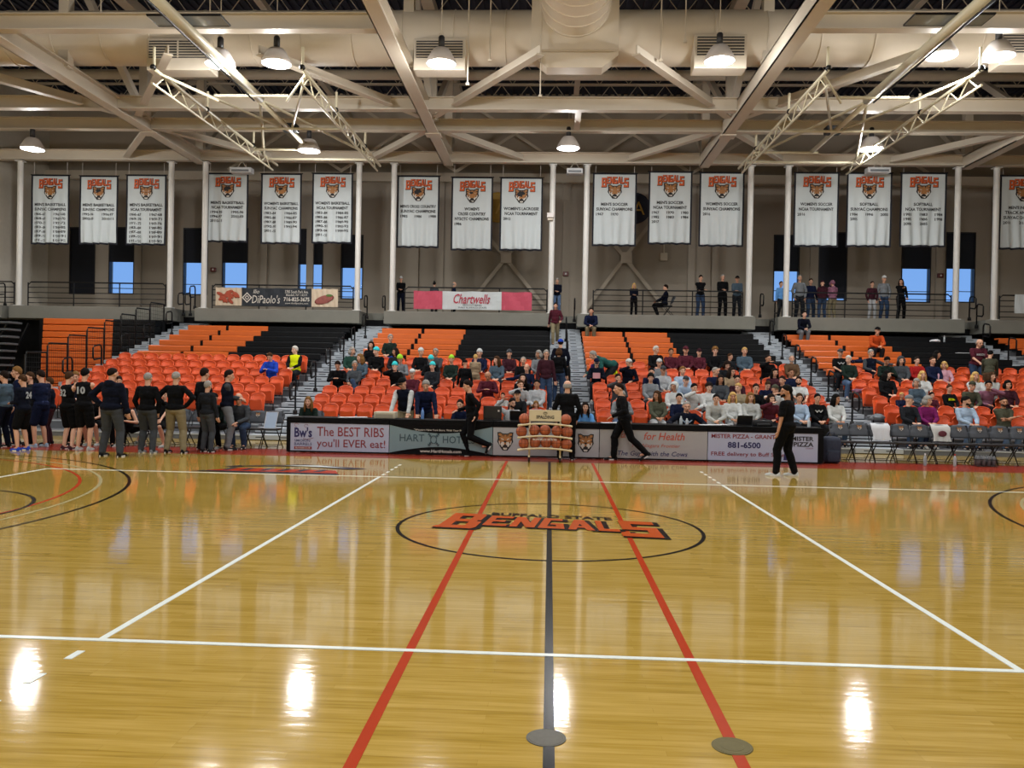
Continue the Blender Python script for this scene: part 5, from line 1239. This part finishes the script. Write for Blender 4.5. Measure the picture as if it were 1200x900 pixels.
# ------------- crowd in the stands : (px, k, pose, hair, haircol, top, topcol, legcol, cap, capcol, opts, label)
H,L_,T_='top_hood','top_long','top_short'
CROWD=[
(319,4,'phone','short','hbrown',H,'blue','char',None,None,{},"boy in royal blue hoodie alone among empty orange chairs of left section"),
(356,5,'lapl','short','hwhite',L_,'black','char',None,None,{'x':('hivis',)},"elderly white-haired person with bright yellow vest at left section end"),
(416,5,'lapl','bob','hgrey',L_,'green','black',None,None,{},"grey-haired woman in dark green coat by the stairs, centre left crowd edge"),
(422,4,'lapr','long','hlb',L_,'steelb','black',None,None,{},"light brown long-haired woman in grey blue coat right of the stairs"),
(415,3,'crosslegs','short','hgrey',L_,'dgrey','jeans',None,None,{},"grey-haired person in charcoal jacket, legs crossed, nearest the left stairs"),
(403,3,'phone','short','hdark',L_,'black','black',None,None,{},"dark-haired person in black looking down at the left stair edge"),
(436,5,'lapr',None,None,L_,'black','char','beanie','cyan',{},"person in black under a cyan hat, upper left of centre left crowd"),
(434,6,'lap','long','hdark',L_,'black','char',None,None,{},"dark long-haired person in black behind the highest cyan hat"),
(456,7,'lapl','short','hgrey',L_,'dgreen','blue',None,None,{},"grey-haired man in dark green sitting on the orange bench above the crowd"),
(466,5,'lapr','long','hdark',L_,'char','char',None,None,{},"long dark-haired woman in charcoal right of the green jacket man"),
(464,4,'phone',None,None,L_,'grey','char','beanie','lime',{},"person in grey under a lime green hat, left one of the lime hats"),
(458,3,'chin',None,None,H,'black','char','beanie','cyan',{},"person in black hoodie with cyan hat, lowest left of the cyan hats"),
(484,2,'lap',None,None,L_,'maroon','char','cap','white',{},"man in maroon with white cap behind the standing pair at the table"),
(491,5,'lapr',None,None,L_,'black','char','beanie','white',{'x':('print2',)},"person in black with white knit hat left of a grey-haired neighbour"),
(499,5.01,'lap','short','hgrey',L_,'dgrey','char',None,None,{},"grey-haired man just right of the white knit hat"),
(502,4,'phone',None,None,L_,'black','char','beanie','cyan',{},"person in black under cyan hat directly behind the standing man in navy"),
(512,3,'lap',None,None,H,'char','char','beanie','cyan',{},"child with cyan hat in charcoal hoodie right of the standing man in navy"),
(534,4,'lap',None,None,L_,'dgreen','char','beanie','lime',{},"person in dark green with lime green hat, right one of the lime hats"),
(559,5,'lap',None,None,L_,'navy','char','beanie','white',{},"person in navy coat with white hat, top middle of centre left crowd"),
(569,2,'phone','fringe','hgrey',L_,'maroon','char',None,None,{'w':1.1},"balding man in maroon sweater behind the running referee"),
(584,1,'lap','short','hbrown',L_,'offw','char',None,None,{'s':.72},"small child in white patterned coat right of the referee"),
(587,4,'lapr','long','hbrown',L_,'steelb','char',None,None,{},"brown long-haired woman in blue grey coat left of the bald man in black"),
(595,5,'lap',None,None,L_,'dmaroon','char','beanie','dgrey',{},"person in dark maroon with grey knit hat in the upper centre left crowd"),
(611,4,'lap','buzz','hgrey',L_,'black','offw',None,None,{},"bald man in black jacket over white shirt, centre left crowd"),
(629,5,'lapr','bob','hgrey',L_,'grey','char',None,None,{},"grey-haired woman in grey coat near the centre stairs"),
(622,3,'armout','fringe','hgrey',L_,'navy','jeans',None,None,{},"balding man in navy leaning towards the centre stairs"),
(613,2,'lean','long','hdark',L_,'black','black',None,None,{},"dark-haired woman in black bending forward, third row by centre stairs"),
(604,1,'chin','short','hbrown',H,'lgrey','char',None,None,{},"young man in light grey sweatshirt above the man in black cap"),
(602,0,'lean',None,None,H,'char','char','cap','black',{},"man in charcoal with black cap just behind the man in light grey"),
(626,1,'lap','short','hblack',H,'lgrey','char',None,None,{},"dark-haired teenager in light grey hoodie above the ball rack"),
(625,0,'lap','bob','hlb',L_,'pink','char',None,None,{'s':.75},"small child in pink directly above the ball rack board"),
# centre right
(699,4,'phone',None,None,L_,'dnavy','char','cap','navy',{},"person in dark navy holding a pink tablet beside the centre stairs"),
(734,4,'chin',None,None,L_,'dnavy','char','cap','white',{},"person in dark navy with white cap, left part of centre right section"),
(769,6,'lapl','short','hwhite',L_,'black','char',None,None,{},"white-haired older man in black jacket, top row left in centre right section"),
(789,6,'lap','short','hbrown',L_,'maroon','black',None,None,{'s':.95},"brown-haired person in maroon, second in the highest chair row, bareheaded"),
(806,6,'lap',None,None,L_,'maroon','black','cap','maroon',{'w':1.1},"heavier person in maroon with dark cap, highest chair row"),
(820,6,'lap',None,None,L_,'maroon','black','cap','dmaroon',{'s':.95},"person in maroon with cap right beside another maroon shirt, highest row"),
(773,4,'lap',None,None,L_,'grey','char','cap','white',{},"person in grey with white cap, centre right section middle rows"),
(764,3,'lean','short','hblack',L_,'navy','char',None,None,{},"dark-haired person in navy left of the light grey sweatshirt and cap"),
(778,3,'lap',None,None,H,'lgrey','char','cap','dgrey',{},"person in light grey sweatshirt with grey cap above the dark grey hoodie"),
(802,3,'lap','short','hlb',L_,'lblue','char',None,None,{},"light-haired person in pale blue behind the cap wearer in pale blue"),
(801,2,'lean',None,None,H,'lblue','ljeans','cap','dgrey',{},"person in pale blue hoodie with grey cap leaning forward"),
(724,2,'chin','short','hdark',L_,'dgrey','char',None,None,{'x':('beard',)},"bearded man in dark grey, hand at mouth, behind the walking referee"),
(763,2,'lap','curly','hblack',H,'grey','char',None,None,{},"curly dark-haired teenager in grey hoodie, hands in lap"),
(793,1,'lapr','short','hdark',H,'white','char','hood','white',{},"person in white hoodie with the hood up, second chair row"),
(812,1,'chin','short','hblack',H,'white','lgrey',None,None,{},"dark-haired teenager in white hoodie, hand at face, second chair row"),
(832,1,'lap','curly','hdark',H,'white','char',None,None,{'m':1},"curly-haired teenager in white hoodie, second chair row"),
(844,0,'lean','short','hblack',H,'offw','lgrey',None,None,{},"black-haired teenager in off-white leaning forward in the front row"),
(728,0,'phone','short','hgrey',L_,'grey','ljeans',None,None,{'x':('glasses',)},"man in grey shirt and sunglasses left of the walking referee in front row"),
(771,0,'lapl','long','hbrown',L_,'olive','lgrey',None,None,{},"brown-haired woman in olive top right of the walking referee"),
(802,0,'lap','short','hblack',L_,'navy','char',None,None,{'s':.95},"dark-haired person in navy just behind the older man in navy sweatshirt"),
(841,6,'lap','curly','hlb',L_,'black','char',None,None,{},"curly blond teenager in black, highest chair row"),
(858,6,'lapr','short','hbrown',L_,'char','char',None,None,{'s':.85},"small boy in charcoal between two blond teenagers, highest row"),
(877,6,'lap','short','hblond',H,'steelb','grey',None,None,{},"blond teenager in blue fleece, highest chair row"),
(901,5,'chin','buzz','hdark',L_,'black','char',None,None,{'w':1.05},"bald man in black, hand at mouth, near the centre right stairs"),
(924,5,'lap','buzz','hgrey',L_,'brown','char',None,None,{'x':('beard',)},"bald bearded man in grey brown at the end of the row by the stairs"),
(854,4,'phone','bob','hdark',L_,'char','char',None,None,{},"dark-haired woman in charcoal below the small boy"),
(860,3,'lapl','long','hdark',L_,'tan','char',None,None,{'x':('glasses',)},"woman with glasses in tan grey, middle of centre right section"),
(841,3,'lapr','buzz','hgrey',L_,'navy','char',None,None,{'w':1.1},"balding older man in navy fleece looking right, centre right section"),
(848,2,'lap','long','hdark',H,'dgrey','char',None,None,{},"smiling dark-haired woman in dark grey hoodie, third chair row"),
(870,2,'lap','short','hdark',L_,'dmaroon','char',None,None,{},"dark-haired young man in dark maroon, third chair row"),
(892,2,'phone','short','hbrown',L_,'navy','char',None,None,{'s':.9},"boy in navy beside the white tee with cap, third chair row"),
(903,3,'lap','long','hblack',L_,'dmaroon','char',None,None,{},"black-haired woman in dark maroon, fourth chair row near stairs"),
(918,2,'lapr','short','hdark',L_,'black','char',None,None,{},"dark-haired young man in black just above the standing man in black"),
(925,3,'lap','short','hbrown',L_,'navy','char',None,None,{},"brown-haired person in navy, fourth chair row at the stair end"),
(935,2,'crosslegs','short','hdark',T_,'white','black',None,None,{'x':('beard',)},"bearded man in white tee with black trousers at the stair end"),
(860,1,'lapr','short','hblond',L_,'beige','char',None,None,{},"blond person in beige above the long blonde woman in white"),
(880,1,'lap','short','hdark',L_,'black','char',None,None,{'m':1},"dark-haired person in black in the second row right of the blond one"),
(902,1,'chin',None,None,T_,'white','char','cap','olive',{},"person in white tee with olive cap, second chair row"),
(866,0,'lap','long','hblond',H,'white','lgrey',None,None,{},"long blonde woman in white sweatshirt in the front row"),
(887,0,'lap','long','hlb',H,'offw','char',None,None,{'m':1},"light brown long-haired woman in off-white in the front row"),
(908,0,'chin','bob','hdark',L_,'maroon','char',None,None,{},"dark-haired woman in maroon left of the standing man in black"),
(938,0,'lap','short','hbrown',L_,'lblue','char',None,None,{},"person in pale top partly hidden behind the standing man in black"),
(956,0,'lap','short','hblack',H,'black','char',None,None,{'x':(('print','W','white'),)},"dark-haired person in black printed sweatshirt right of the table end"),
(981,0,'lapl','long','hblack',L_,'white','jeans',None,None,{},"long black-haired woman in white fleece at the front row stair end"),
# right section
(986,6,'lap',None,None,T_,'black','char','cap','dgrey',{'x':(('print','W','lgrey'),)},"man in black tee with grey cap at the right section's stair end"),
(995,5,'lapl','short','hwhite',L_,'dgreen','ljeans',None,None,{},"white-haired person in dark green beside the right stairs"),
(1017,6,'armout','short','hgrey',L_,'dgrey','char',None,None,{'x':('vest',)},"man in dark vest with an arm on the next seat, right section top row"),
(1026,10,'lean',None,None,L_,'orange','char','cap','black',{'w':1.1},"man in orange hoodie with black cap on the orange benches"),
(1038,5,'phone','short','hblack',L_,'dgreen','char',None,None,{},"black-haired person in dark green, right section sixth row"),
(1058,5,'lap','hijab','hdark',H,'dgrey','char','hood','dgrey',{},"person in dark grey with the hood up, right section sixth row"),
(1077,5,'lap','short','hdark',L_,'red','char',None,None,{},"dark-haired person in red jacket in the right section"),
(1096,5,'lap','buzz','hbrown',L_,'navy','char',None,None,{'w':1.05},"short-haired man in navy between the red jacket and the pink top"),
(1106,5,'lapr','bob','hblond',L_,'pink','char',None,None,{'s':.9},"blonde girl in pale pink top in the right section"),
(1104,6,'lapl','long','hblack',L_,'black','char',None,None,{},"black-haired woman just behind the blonde girl in pink"),
(1083,3,'lap','long','hblond',T_,'white','char',None,None,{},"long blonde woman in white in the right section, fourth row"),
(1041,3,'lapl','hijab','hblack',L_,'black','black',None,None,{},"person in black with black headscarf, right section"),
(1148,3,'lap','long','hblond',T_,'white','char',None,None,{'m':1},"blonde woman in white tee left of another white tee"),
(1164,3,'cross','long','hbrown',T_,'offw','char',None,None,{},"brown-haired woman in pale grey tee, arms crossed, right section"),
(1063,2,'lap','short','hblond',L_,'navy','char',None,None,{'s':.7},"small fair toddler in navy and white, right section third row"),
(1076,2,'lapr','bob','hgrey',L_,'steelb','char',None,None,{},"grey-haired woman in blue grey, turned to the toddler"),
(1090,2,'lap','short','hblack',L_,'maroon','char',None,None,{'s':.72},"small dark-haired child in maroon, right section third row"),
(1103,2,'lap','short','hbrown',L_,'black','char',None,None,{'s':.88,'x':(('print','B','yellow'),)},"boy in black sweatshirt with yellow print, right section"),
(1127,2,'lean',None,None,L_,'olive','char','cap','camo',{},"man in olive jacket with camouflage cap looking down, right section"),
(1145,2,'chin','short','hblack',L_,'mauve','char',None,None,{'sk':'m','w':1.1},"dark-haired woman in dusty maroon, hands at mouth, right section"),
(1187,2,'lap','bob','hblack',L_,'dmaroon','char',None,None,{},"dark-haired woman in dark maroon at the far right edge"),
(1071,0,'lapl',None,None,L_,'char','jeans','cap','grey',{},"man in black jacket and grey cap beside the woman in magenta"),
(1088,0,'lapr','bob','hgrey',L_,'magenta','navy',None,None,{},"grey-haired woman in magenta sweater, front row of right section"),
(1135,0,'lapl','short','hblack',L_,'lblue','ljeans',None,None,{'x':('beard',),'w':1.15},"bearded man in light blue sweatshirt, front row of right section"),
(1179,0,'cross','buzz','hdark',T_,'olive','ljeans',None,None,{'x':('beard',),'w':1.15},"bearded man in olive tee with crossed arms, front row right"),
(693,13.5,'lean','short','hdark',H,'navy','khaki',None,None,{},"man in navy sweatshirt and khaki shorts sitting on the top orange bench by centre stairs"),
(941,13.5,'lean','short','hdark',L_,'dnavy','grey',None,None,{},"man in dark jacket and grey trousers on the top bench of right section"),
]
SKR=['l','p','l','l','m']
for i,(px,k,pose,hair,hc,top_,tc,lc,cp,cc,o,lab) in enumerate(CROWD):
    kk=int(k); hz=RZf(kk)+1.2*o.get('s',1); Yh=RY(kk)-.2
    # x from pixel column at head height
    hor=441.7+.0187*(px-600); py=hor-(hz-1.8)/Yh*960
    x=at(px,py,Yh).x
    if kk<7:
        c=claim(x,kk); 
        if c is not None: x=c+max(-.07,min(.07,x-c))
    loc=(x,RY(kk)-(.13 if kk<7 else .1),RZf(kk)+(.02 if kk<7 else .07))
    if k>=13: loc=(x,RY(13)-.1,RZf(13)+.12)
    ex=tuple(e for e in o.get('x',()) if e!='print2')
    person(loc,random.uniform(-.12,.12),pose,hair,hc,top_,tc,'trousers',lc,lab,cp,cc,o.get('sk',SKR[i%5]),o.get('s',1),o.get('w',random.uniform(.98,1.08)),o.get('m',0) or (i%3==1),extra=ex,shoe=('char','offw','black')[i%3])
# ------------- standing / floor people : foot pixel on the floor or explicit Y,z
def stand_at(px,pyhead,Y,z,**k):  # returns loc and scale so that the head top hits the pixel
    p=at(px,pyhead,Y); return (p.x,Y,z),p.z
def fig(px,pyh,Y,z,rz,pose,hair,hc,top_,tc,lg,lc,lab,cp=None,cc=None,sk='l',wide=1.0,extra=(),shoe='black',base=1.64,mir=False,leg='trousers',sc=None):
    (x,_,_),hzz=stand_at(px,pyh,Y,z)[0],at(px,pyh,Y).z
    s=sc if sc else max(.78,min(1.13,(hzz-z)/base))
    person((x,Y,z),math.radians(rz),pose,hair,hc,top_,tc,lg,lc,lab,cp,cc,sk,s,wide,mir,shoe,extra)
CZ=SZ1
TR='trousers'
fig(470,327,34.0,CZ,8,'hold','short','hdark',L_,'black',TR,'dnavy','man in black jacket and white cap holding a coat behind the concourse railing','cap','white')
fig(509,333,35.2,CZ,170,'stand','bun','hblack',L_,'dgrey',TR,'black','person with a high dark bun behind the pink and white banner')
fig(532,333,34.6,CZ,100,'stand','fringe','hgrey',L_,'navy',TR,'black','bald man in navy seen from the side behind the pink banner',wide=1.1)
fig(653,329,34.2,CZ,0,'hold','short','hgrey',L_,'dnavy',TR,'ljeans','person in dark open coat and blue jeans at the top of centre stairs')
fig(743,335,34.1,CZ,0,'hold','long','hblond',L_,'dnavy',TR,'black','blonde woman in navy puffer jacket behind the concourse railing')
fig(821,326,34.2,CZ,5,'fold','short','hdark',L_,'black',TR,'jeans','man in black top and blue jeans behind the railing, left of three')
fig(847,325,34.3,CZ,0,'hold','buzz','hgrey',L_,'black',TR,'black','bald man in black, middle of the three behind the railing')
fig(864,327,34.3,CZ,-10,'hold','short','hdark',L_,'steelb',TR,'char','capped man in grey teal jacket, right of three by the post','cap','black')
fig(915,333,34.6,CZ,20,'stand','short','hbrown',L_,'sky',TR,'char','person in bright light blue shirt beside the post at right windows')
fig(937,326,34.8,CZ,0,'pocket','buzz','hgrey',L_,'grey',TR,'char','tall balding man in grey jacket behind the right railing',wide=1.05)
fig(950,330,35.2,CZ,0,'stand','short','hdark',L_,'navy',TR,'jeans','man in dark navy between the grey jacket and the maroon back')
fig(964,332,34.4,CZ,175,'hold',None,None,H,'dmaroon',TR,'jeans','person in dark maroon hoodie with back turned at the right railing','cap','dmaroon')
fig(976,332,34.6,CZ,190,'hold','short','hbrown',H,'mauve',TR,'khaki','person in dusty mauve hoodie with hood up behind the right railing','hood','mauve')
fig(1022,333,34.2,CZ,0,'pocket','short','hdark',L_,'dmaroon',TR,'lgrey','boy in black and maroon jacket left of the white cap man at railing')
fig(1036,327,34.3,CZ,0,'pocket',None,None,L_,'grey',TR,'jeans','man in grey jacket with white cap behind the right railing','cap','white')
fig(1056,330,34.2,CZ,0,'chest','long','hdark',L_,'black',TR,'black','dark-haired woman in black, hand at chest, behind the right railing')
# seated man on concourse
p=at(779,337,34.3); person((p.x,34.3,SZ1-.0),math.radians(-90),'lap','short','hdark',L_,'dnavy',TR,'black','man in dark suit sitting sideways on a chair behind the railing',sk='l')
dup(fc,fk,(p.x+.15,34.3,SZ1),math.radians(-90),'folding chair on the concourse under the man in dark suit','folding chair on the concourse')
# stairs
fig(651,362,RY(13)-.5,floorz(RY(13)-.5),0,'walk','short','hdark',H,'maroon',TR,'khaki','person in maroon hoodie and khaki trousers walking down the centre stairs',sc=.95)
fig(657,402,RY(4.6),floorz(RY(4.6)),180,'pocket','short','hdark',L_,'dnavy',TR,'jeans','big man in dark jacket and blue cap climbing the centre stairs, back turned','cap','blue',wide=1.15)
fig(655,413,RY(3.3),floorz(RY(3.3)),175,'stand','bob','hbrown',L_,'black',TR,'jeans','shorter brown-haired person climbing just below the big man in blue cap',sc=.93)
fig(640,415,RY(3)-.2,RZf(3),10,'stand','short','hgrey',H,'dmaroon',TR,'jeans','standing person with glasses in maroon hoodie and jeans by centre stairs',extra=('glasses',))
fig(545,427,RY(3)-.25,RZf(3),180,'stand',None,None,L_,'black',TR,'black','child in black with black cap standing, back turned, in centre left rows','cap','black',sc=.82)
fig(557,424,RY(4)-.25,RZf(4),170,'hold','short','hblond',L_,'tan',TR,'beige','person in beige jacket standing with back turned in centre left rows',sc=.8)
fig(716,427,RY(5)-.25,RZf(5),-75,'bend','short','hgrey',H,'teal',TR,'char','grey-haired person in dark teal bending over the seats near centre stairs',sc=1.05,wide=1.1)
p=at(690,420,RY(5)); x=claim(p.x,5); person((x or p.x,RY(5)-.14,RZf(5)+.02),0,'lapr','short','hgrey',L_,'purple',TR,'char','person in purple seated under the one bending over in teal',sk='l',sc=.9)
p=at(723,420,RY(5)); x=claim(p.x,5); person((x or p.x,RY(5)-.14,RZf(5)+.02),0,'lap','short','hblond',L_,'yellow',TR,'char','fair child in yellow half hidden behind the bending person in teal',sk='p',sc=.72)
fig(1145,401,RY(6)-.25,RZf(6),5,'busy','fringe','hgrey',T_,'maroon',TR,'jeans','big standing bald man in maroon printed tee, right section top row',wide=1.18,extra=(('print','MAROON','white'),))
fig(1160,414,RY(5)-.25,RZf(5),150,'leanf','short','hblack',L_,'camo',TR,'brown','person in camouflage jacket leaning beside the standing man in maroon',sc=.95)
# ---------- at the table
def atab(px,pyh,rz,pose,hair,hc,top_,tc,lc,lab,Y=19.75,**k):
    p=at(px,pyh,Y); person((p.x,Y,p.z-1.2*k.get('s',1) if False else 0),math.radians(rz),pose,hair,hc,top_,tc,TR,lc,lab,k.get('cp'),k.get('cc'),k.get('sk','l'),k.get('s',.96),k.get('w',1),extra=k.get('x',()))
    dup(fc,fk,(p.x,Y+.16,0),0,'folding chair behind the scorer table under the %s'%k['ch'],'folding chairs behind the scorer table')
atab(364,474,5,'lean','long','hlb',L_,'dgreen','char','long-haired woman in dark green jacket at the left end of the table',ch='long-haired woman')
atab(543,477,-10,'lean','short','hdark',L_,'navy','char','person in navy suit seated behind the running referee',ch='person in navy suit')
atab(600,472,0,'reach','short','hdark',L_,'lgrey','char','man in light grey pullover with raised arm at the table left of ball rack',ch='man in light grey',x=('beard',))
atab(684,476,5,'lean','long','hdark',T_,'sky','jeans','dark-haired woman in sky blue printed shirt right of the ball rack',ch='woman in sky blue',x=(('print','LAKE','yellow'),))
atab(804,477,0,'drape','buzz','hgrey',H,'dnavy','char','heavy balding older man in navy sweatshirt seated at the table, arm spread',ch='older man in navy',w=1.22,x=(('print','W','lblue'),))
fig(476,449,19.75,0,-10,'leanf',None,None,L_,'white',TR,'khaki','man in white shirt, dark vest and black cap standing behind the table','cap','black',extra=('vest',),sc=1.02,wide=1.08)
fig(498,452,19.75,0,15,'leanf','short','hgrey',L_,'navy',TR,'char','grey-haired man in navy quarter-zip standing behind the table',sc=1.0,wide=1.12)
# ---------- court side referees and hero
g_=gnd(556,535); fig(554,452,g_.y,0,-80,'stride','short','hdark',L_,'black',TR,'black','referee in black jacket striding left before the hotel advert',base=1.58)
g_=gnd(745,540); fig(734,456,g_.y,0,-88,'walk','buzz','hdark',L_,'black',TR,'black','bald man in black walking left before the cows advert',base=1.6,wide=1.16)
g_=gnd(667,537); fig(665,452,18.02,0,178,'pocket','fringe','hgrey',L_,'black',TR,'black','bald man in black leaning at the table behind the ball rack, back turned',wide=1.1)
g_=gnd(920,558); fig(923,459,g_.y,0,-128,'hero','short','hblack',T_,'black',TR,'black','man in black tee, black trousers and white shoes standing alone on court at right',shoe='white',base=1.635,sk='m',wide=1.12,extra=('beard',))
# ---------- huddle at left
def hud(px,pyf,pyh,*a,**k):
    g=gnd(px,pyf); fig(px,pyh,g.y,0,*a,**k)
hud(28,528,445,-100,'hold','short','hbrown',L_,'dnavy','shorts','black','player in black warm up number 24 and royal blue shoes at left',extra=(('num','24'),),shoe='blue')
hud(49,524,440,-110,'hold','short','hdark',L_,'navy','shorts','navy','player in navy long-sleeved warm up with pale blue shoes',shoe='lblue')
hud(80,527,442,165,'fold','short','hbrown','top_tank','black','shorts','black','player in black sleeveless shirt number 32, bare arm bent',extra=(('num','32'),),shoe='dmaroon',sk='p')
hud(99,528,438,185,'fold','short','hblack','top_tank','black','shorts','black','tall player in black sleeveless shirt number 10',extra=(('num','10'),),shoe='offw')
hud(131,535,438,178,'hip1','buzz','hdark',H,'dnavy',TR,'dgrey','broad coach in dark navy hoodie and grey trousers, hand on hip',wide=1.12,extra=('beard',),mir=False,shoe='black')
hud(173,531,443,180,'pocket','buzz','hgrey',L_,'black',TR,'dgrey','bald coach in black jacket and dark grey trousers, back turned',wide=1.08,shoe='grey')
hud(206,531,442,180,'hips','buzz','hgrey',L_,'black',TR,'khaki','bald coach in black pullover and khaki trousers with hands on hips',wide=1.1)
hud(243,530,452,165,'stand','short','hgrey',L_,'char',TR,'dgrey','short grey-haired man in charcoal top, grey trousers and black sneakers',shoe='black')
hud(267,527,440,110,'fold','short','hdark',L_,'dgrey',TR,'grey','dark-haired coach in black vest and grey trousers facing left',extra=('vest',),mir=True,shoe='char')
fig(21,436,18.6,0,-60,'stand','short','hlb',L_,'navy',TR,'navy','tall fair-haired player in navy behind number 24')
fig(36,442,18.7,0,-40,'pocket','short','hbrown',L_,'char',TR,'black','brown-haired player in charcoal between number 24 and navy warm up')
fig(59,448,18.9,0,-70,'pocket','short','hbrown',L_,'dnavy',TR,'dmaroon','player half hidden left of number 32')
fig(89,441,18.8,0,20,'hold','short','hlb',L_,'dnavy',TR,'black','fair-haired player facing out between numbers 32 and 10')
fig(139,446,18.75,0,30,'hold','short','hdark',L_,'black',TR,'black','dark-haired player facing out beside the broad coach')
fig(6,441,17.9,0,-95,'stand','short','hdark',L_,'steelb',TR,'dnavy','person in teal grey jacket at the very left edge')
fig(239,438,18.4,0,150,'pocket','short','hdark',L_,'black',TR,'black','tall dark-haired man in black just behind the short grey-haired man')
for (px,pose,tc,lg,lab,x) in ((113,'lean','black','shorts','seated player in black shown between number 10 and broad coach',{}),(151,'kneel','char','shorts','crouching person in charcoal between the broad coach and bald coach',{}),(189,'wide','black','shorts','seated bare-kneed player in black between the two bald coaches',{}),(257,'lean','dgreen','trousers','capped bearded man in dark green seated behind the vest coach',{'cap':1})):
    p=at(px,470,19.05); person((p.x,19.05,.0),random.uniform(-.2,.2),pose,'short' if not x else None,'hdark' if not x else None,'top_long' if x else 'top_tank',tc,lg,'black',lab,'cap' if x else None,'black' if x else None,'l',1.0,1,False,'offw',('beard',) if x else ())
p=at(284,460,19.05); person((p.x,19.05,.02),.1,'lean','fringe','hgrey',L_,'dgrey',TR,'jeans','older grey-haired man in dark grey seated right of the vest coach',None,None,'l',1.0,1.08)
place_chairs()
# pink tablet held
p=at(699,440,RY(4)-.6); t=thing('tablet','pink tablet held by the person in dark navy cap by centre stairs','tablet',(p.x,RY(4)-.62,RZf(4)+.82)); MB().cbox(-.11,.11,-.006,.006,-.08,.09,.004).build('case',mat('pink_case','#b9878e',.5),t,False,True); MB().box(-.095,.095,.006,.008,-.065,.075).build('screen',blackm,t,False,True)
# coat held / lying
def heap(px,py,Y,z,label,col,w=.5,d=.3,h=.13):
    p=at(px,py,Y); t=thing('coat',label,'coat',(p.x,Y,z)); m=MB(); m.ell((0,0,h*.5),(w/2,d/2,h/2),None,20,12)
    m.v=[(a*(1+.12*math.sin(b*30+c*21)),b*(1+.14*math.sin(a*26)),c*(1+.18*math.sin(a*19+b*13))) for a,b,c in m.v]; m.build('fabric',cm(col),t,True,True); m=MB(); m.path([(-w*.3,-d*.35,h*.5),(-w*.45,-d*.55,h*.25),(-w*.35,-d*.7,.04)],.04,8); m.build('sleeve',cm(col),t,True,True)
heap(270,431,RY(4)-.22,RZf(4)+.45,'dark maroon coat lying over empty chairs in the left section','dmaroon',.7,.28,.14)
heap(716,443,RY(3)-.22,RZf(3)+.45,'black bag like coat on a seat below the bending person','black')
heap(1027,464,RY(1)-.22,RZf(1)+.45,'grey coat hanging over the end chair beside the right stairs','grey',.46,.3,.15)
heap(1005,412,RY(8)-.1,RZf(8)+.5,'dark navy coat on the orange bench behind the vest man','navy')
heap(1012,434,RY(4)-.22,RZf(4)+.45,'pinkish coat on a seat beside the white-haired person in green','mauve',.6)
# ================================================================ WORLD
w=bpy.data.worlds.new('sky'); S.world=w; w.use_nodes=True; nt=w.node_tree; bg=nt.nodes['Background']
tc=nt.nodes.new('ShaderNodeTexCoord'); sx=nt.nodes.new('ShaderNodeSeparateXYZ'); cr=nt.nodes.new('ShaderNodeValToRGB'); nt.links.new(tc.outputs['Generated'],sx.inputs[0]); nt.links.new(sx.outputs['Z'],cr.inputs['Fac'])
e=cr.color_ramp.elements; e[0].position=0; e[0].color=(.24,.46,.88,1); e[1].position=.35; e[1].color=(.16,.36,.82,1)
nt.links.new(cr.outputs[0],bg.inputs['Color']); bg.inputs['Strength'].default_value=1.25
S.view_settings.view_transform='Standard'; S.view_settings.look='None'; S.view_settings.exposure=-.34; S.view_settings.gamma=1; S.view_settings.use_curve_mapping=False
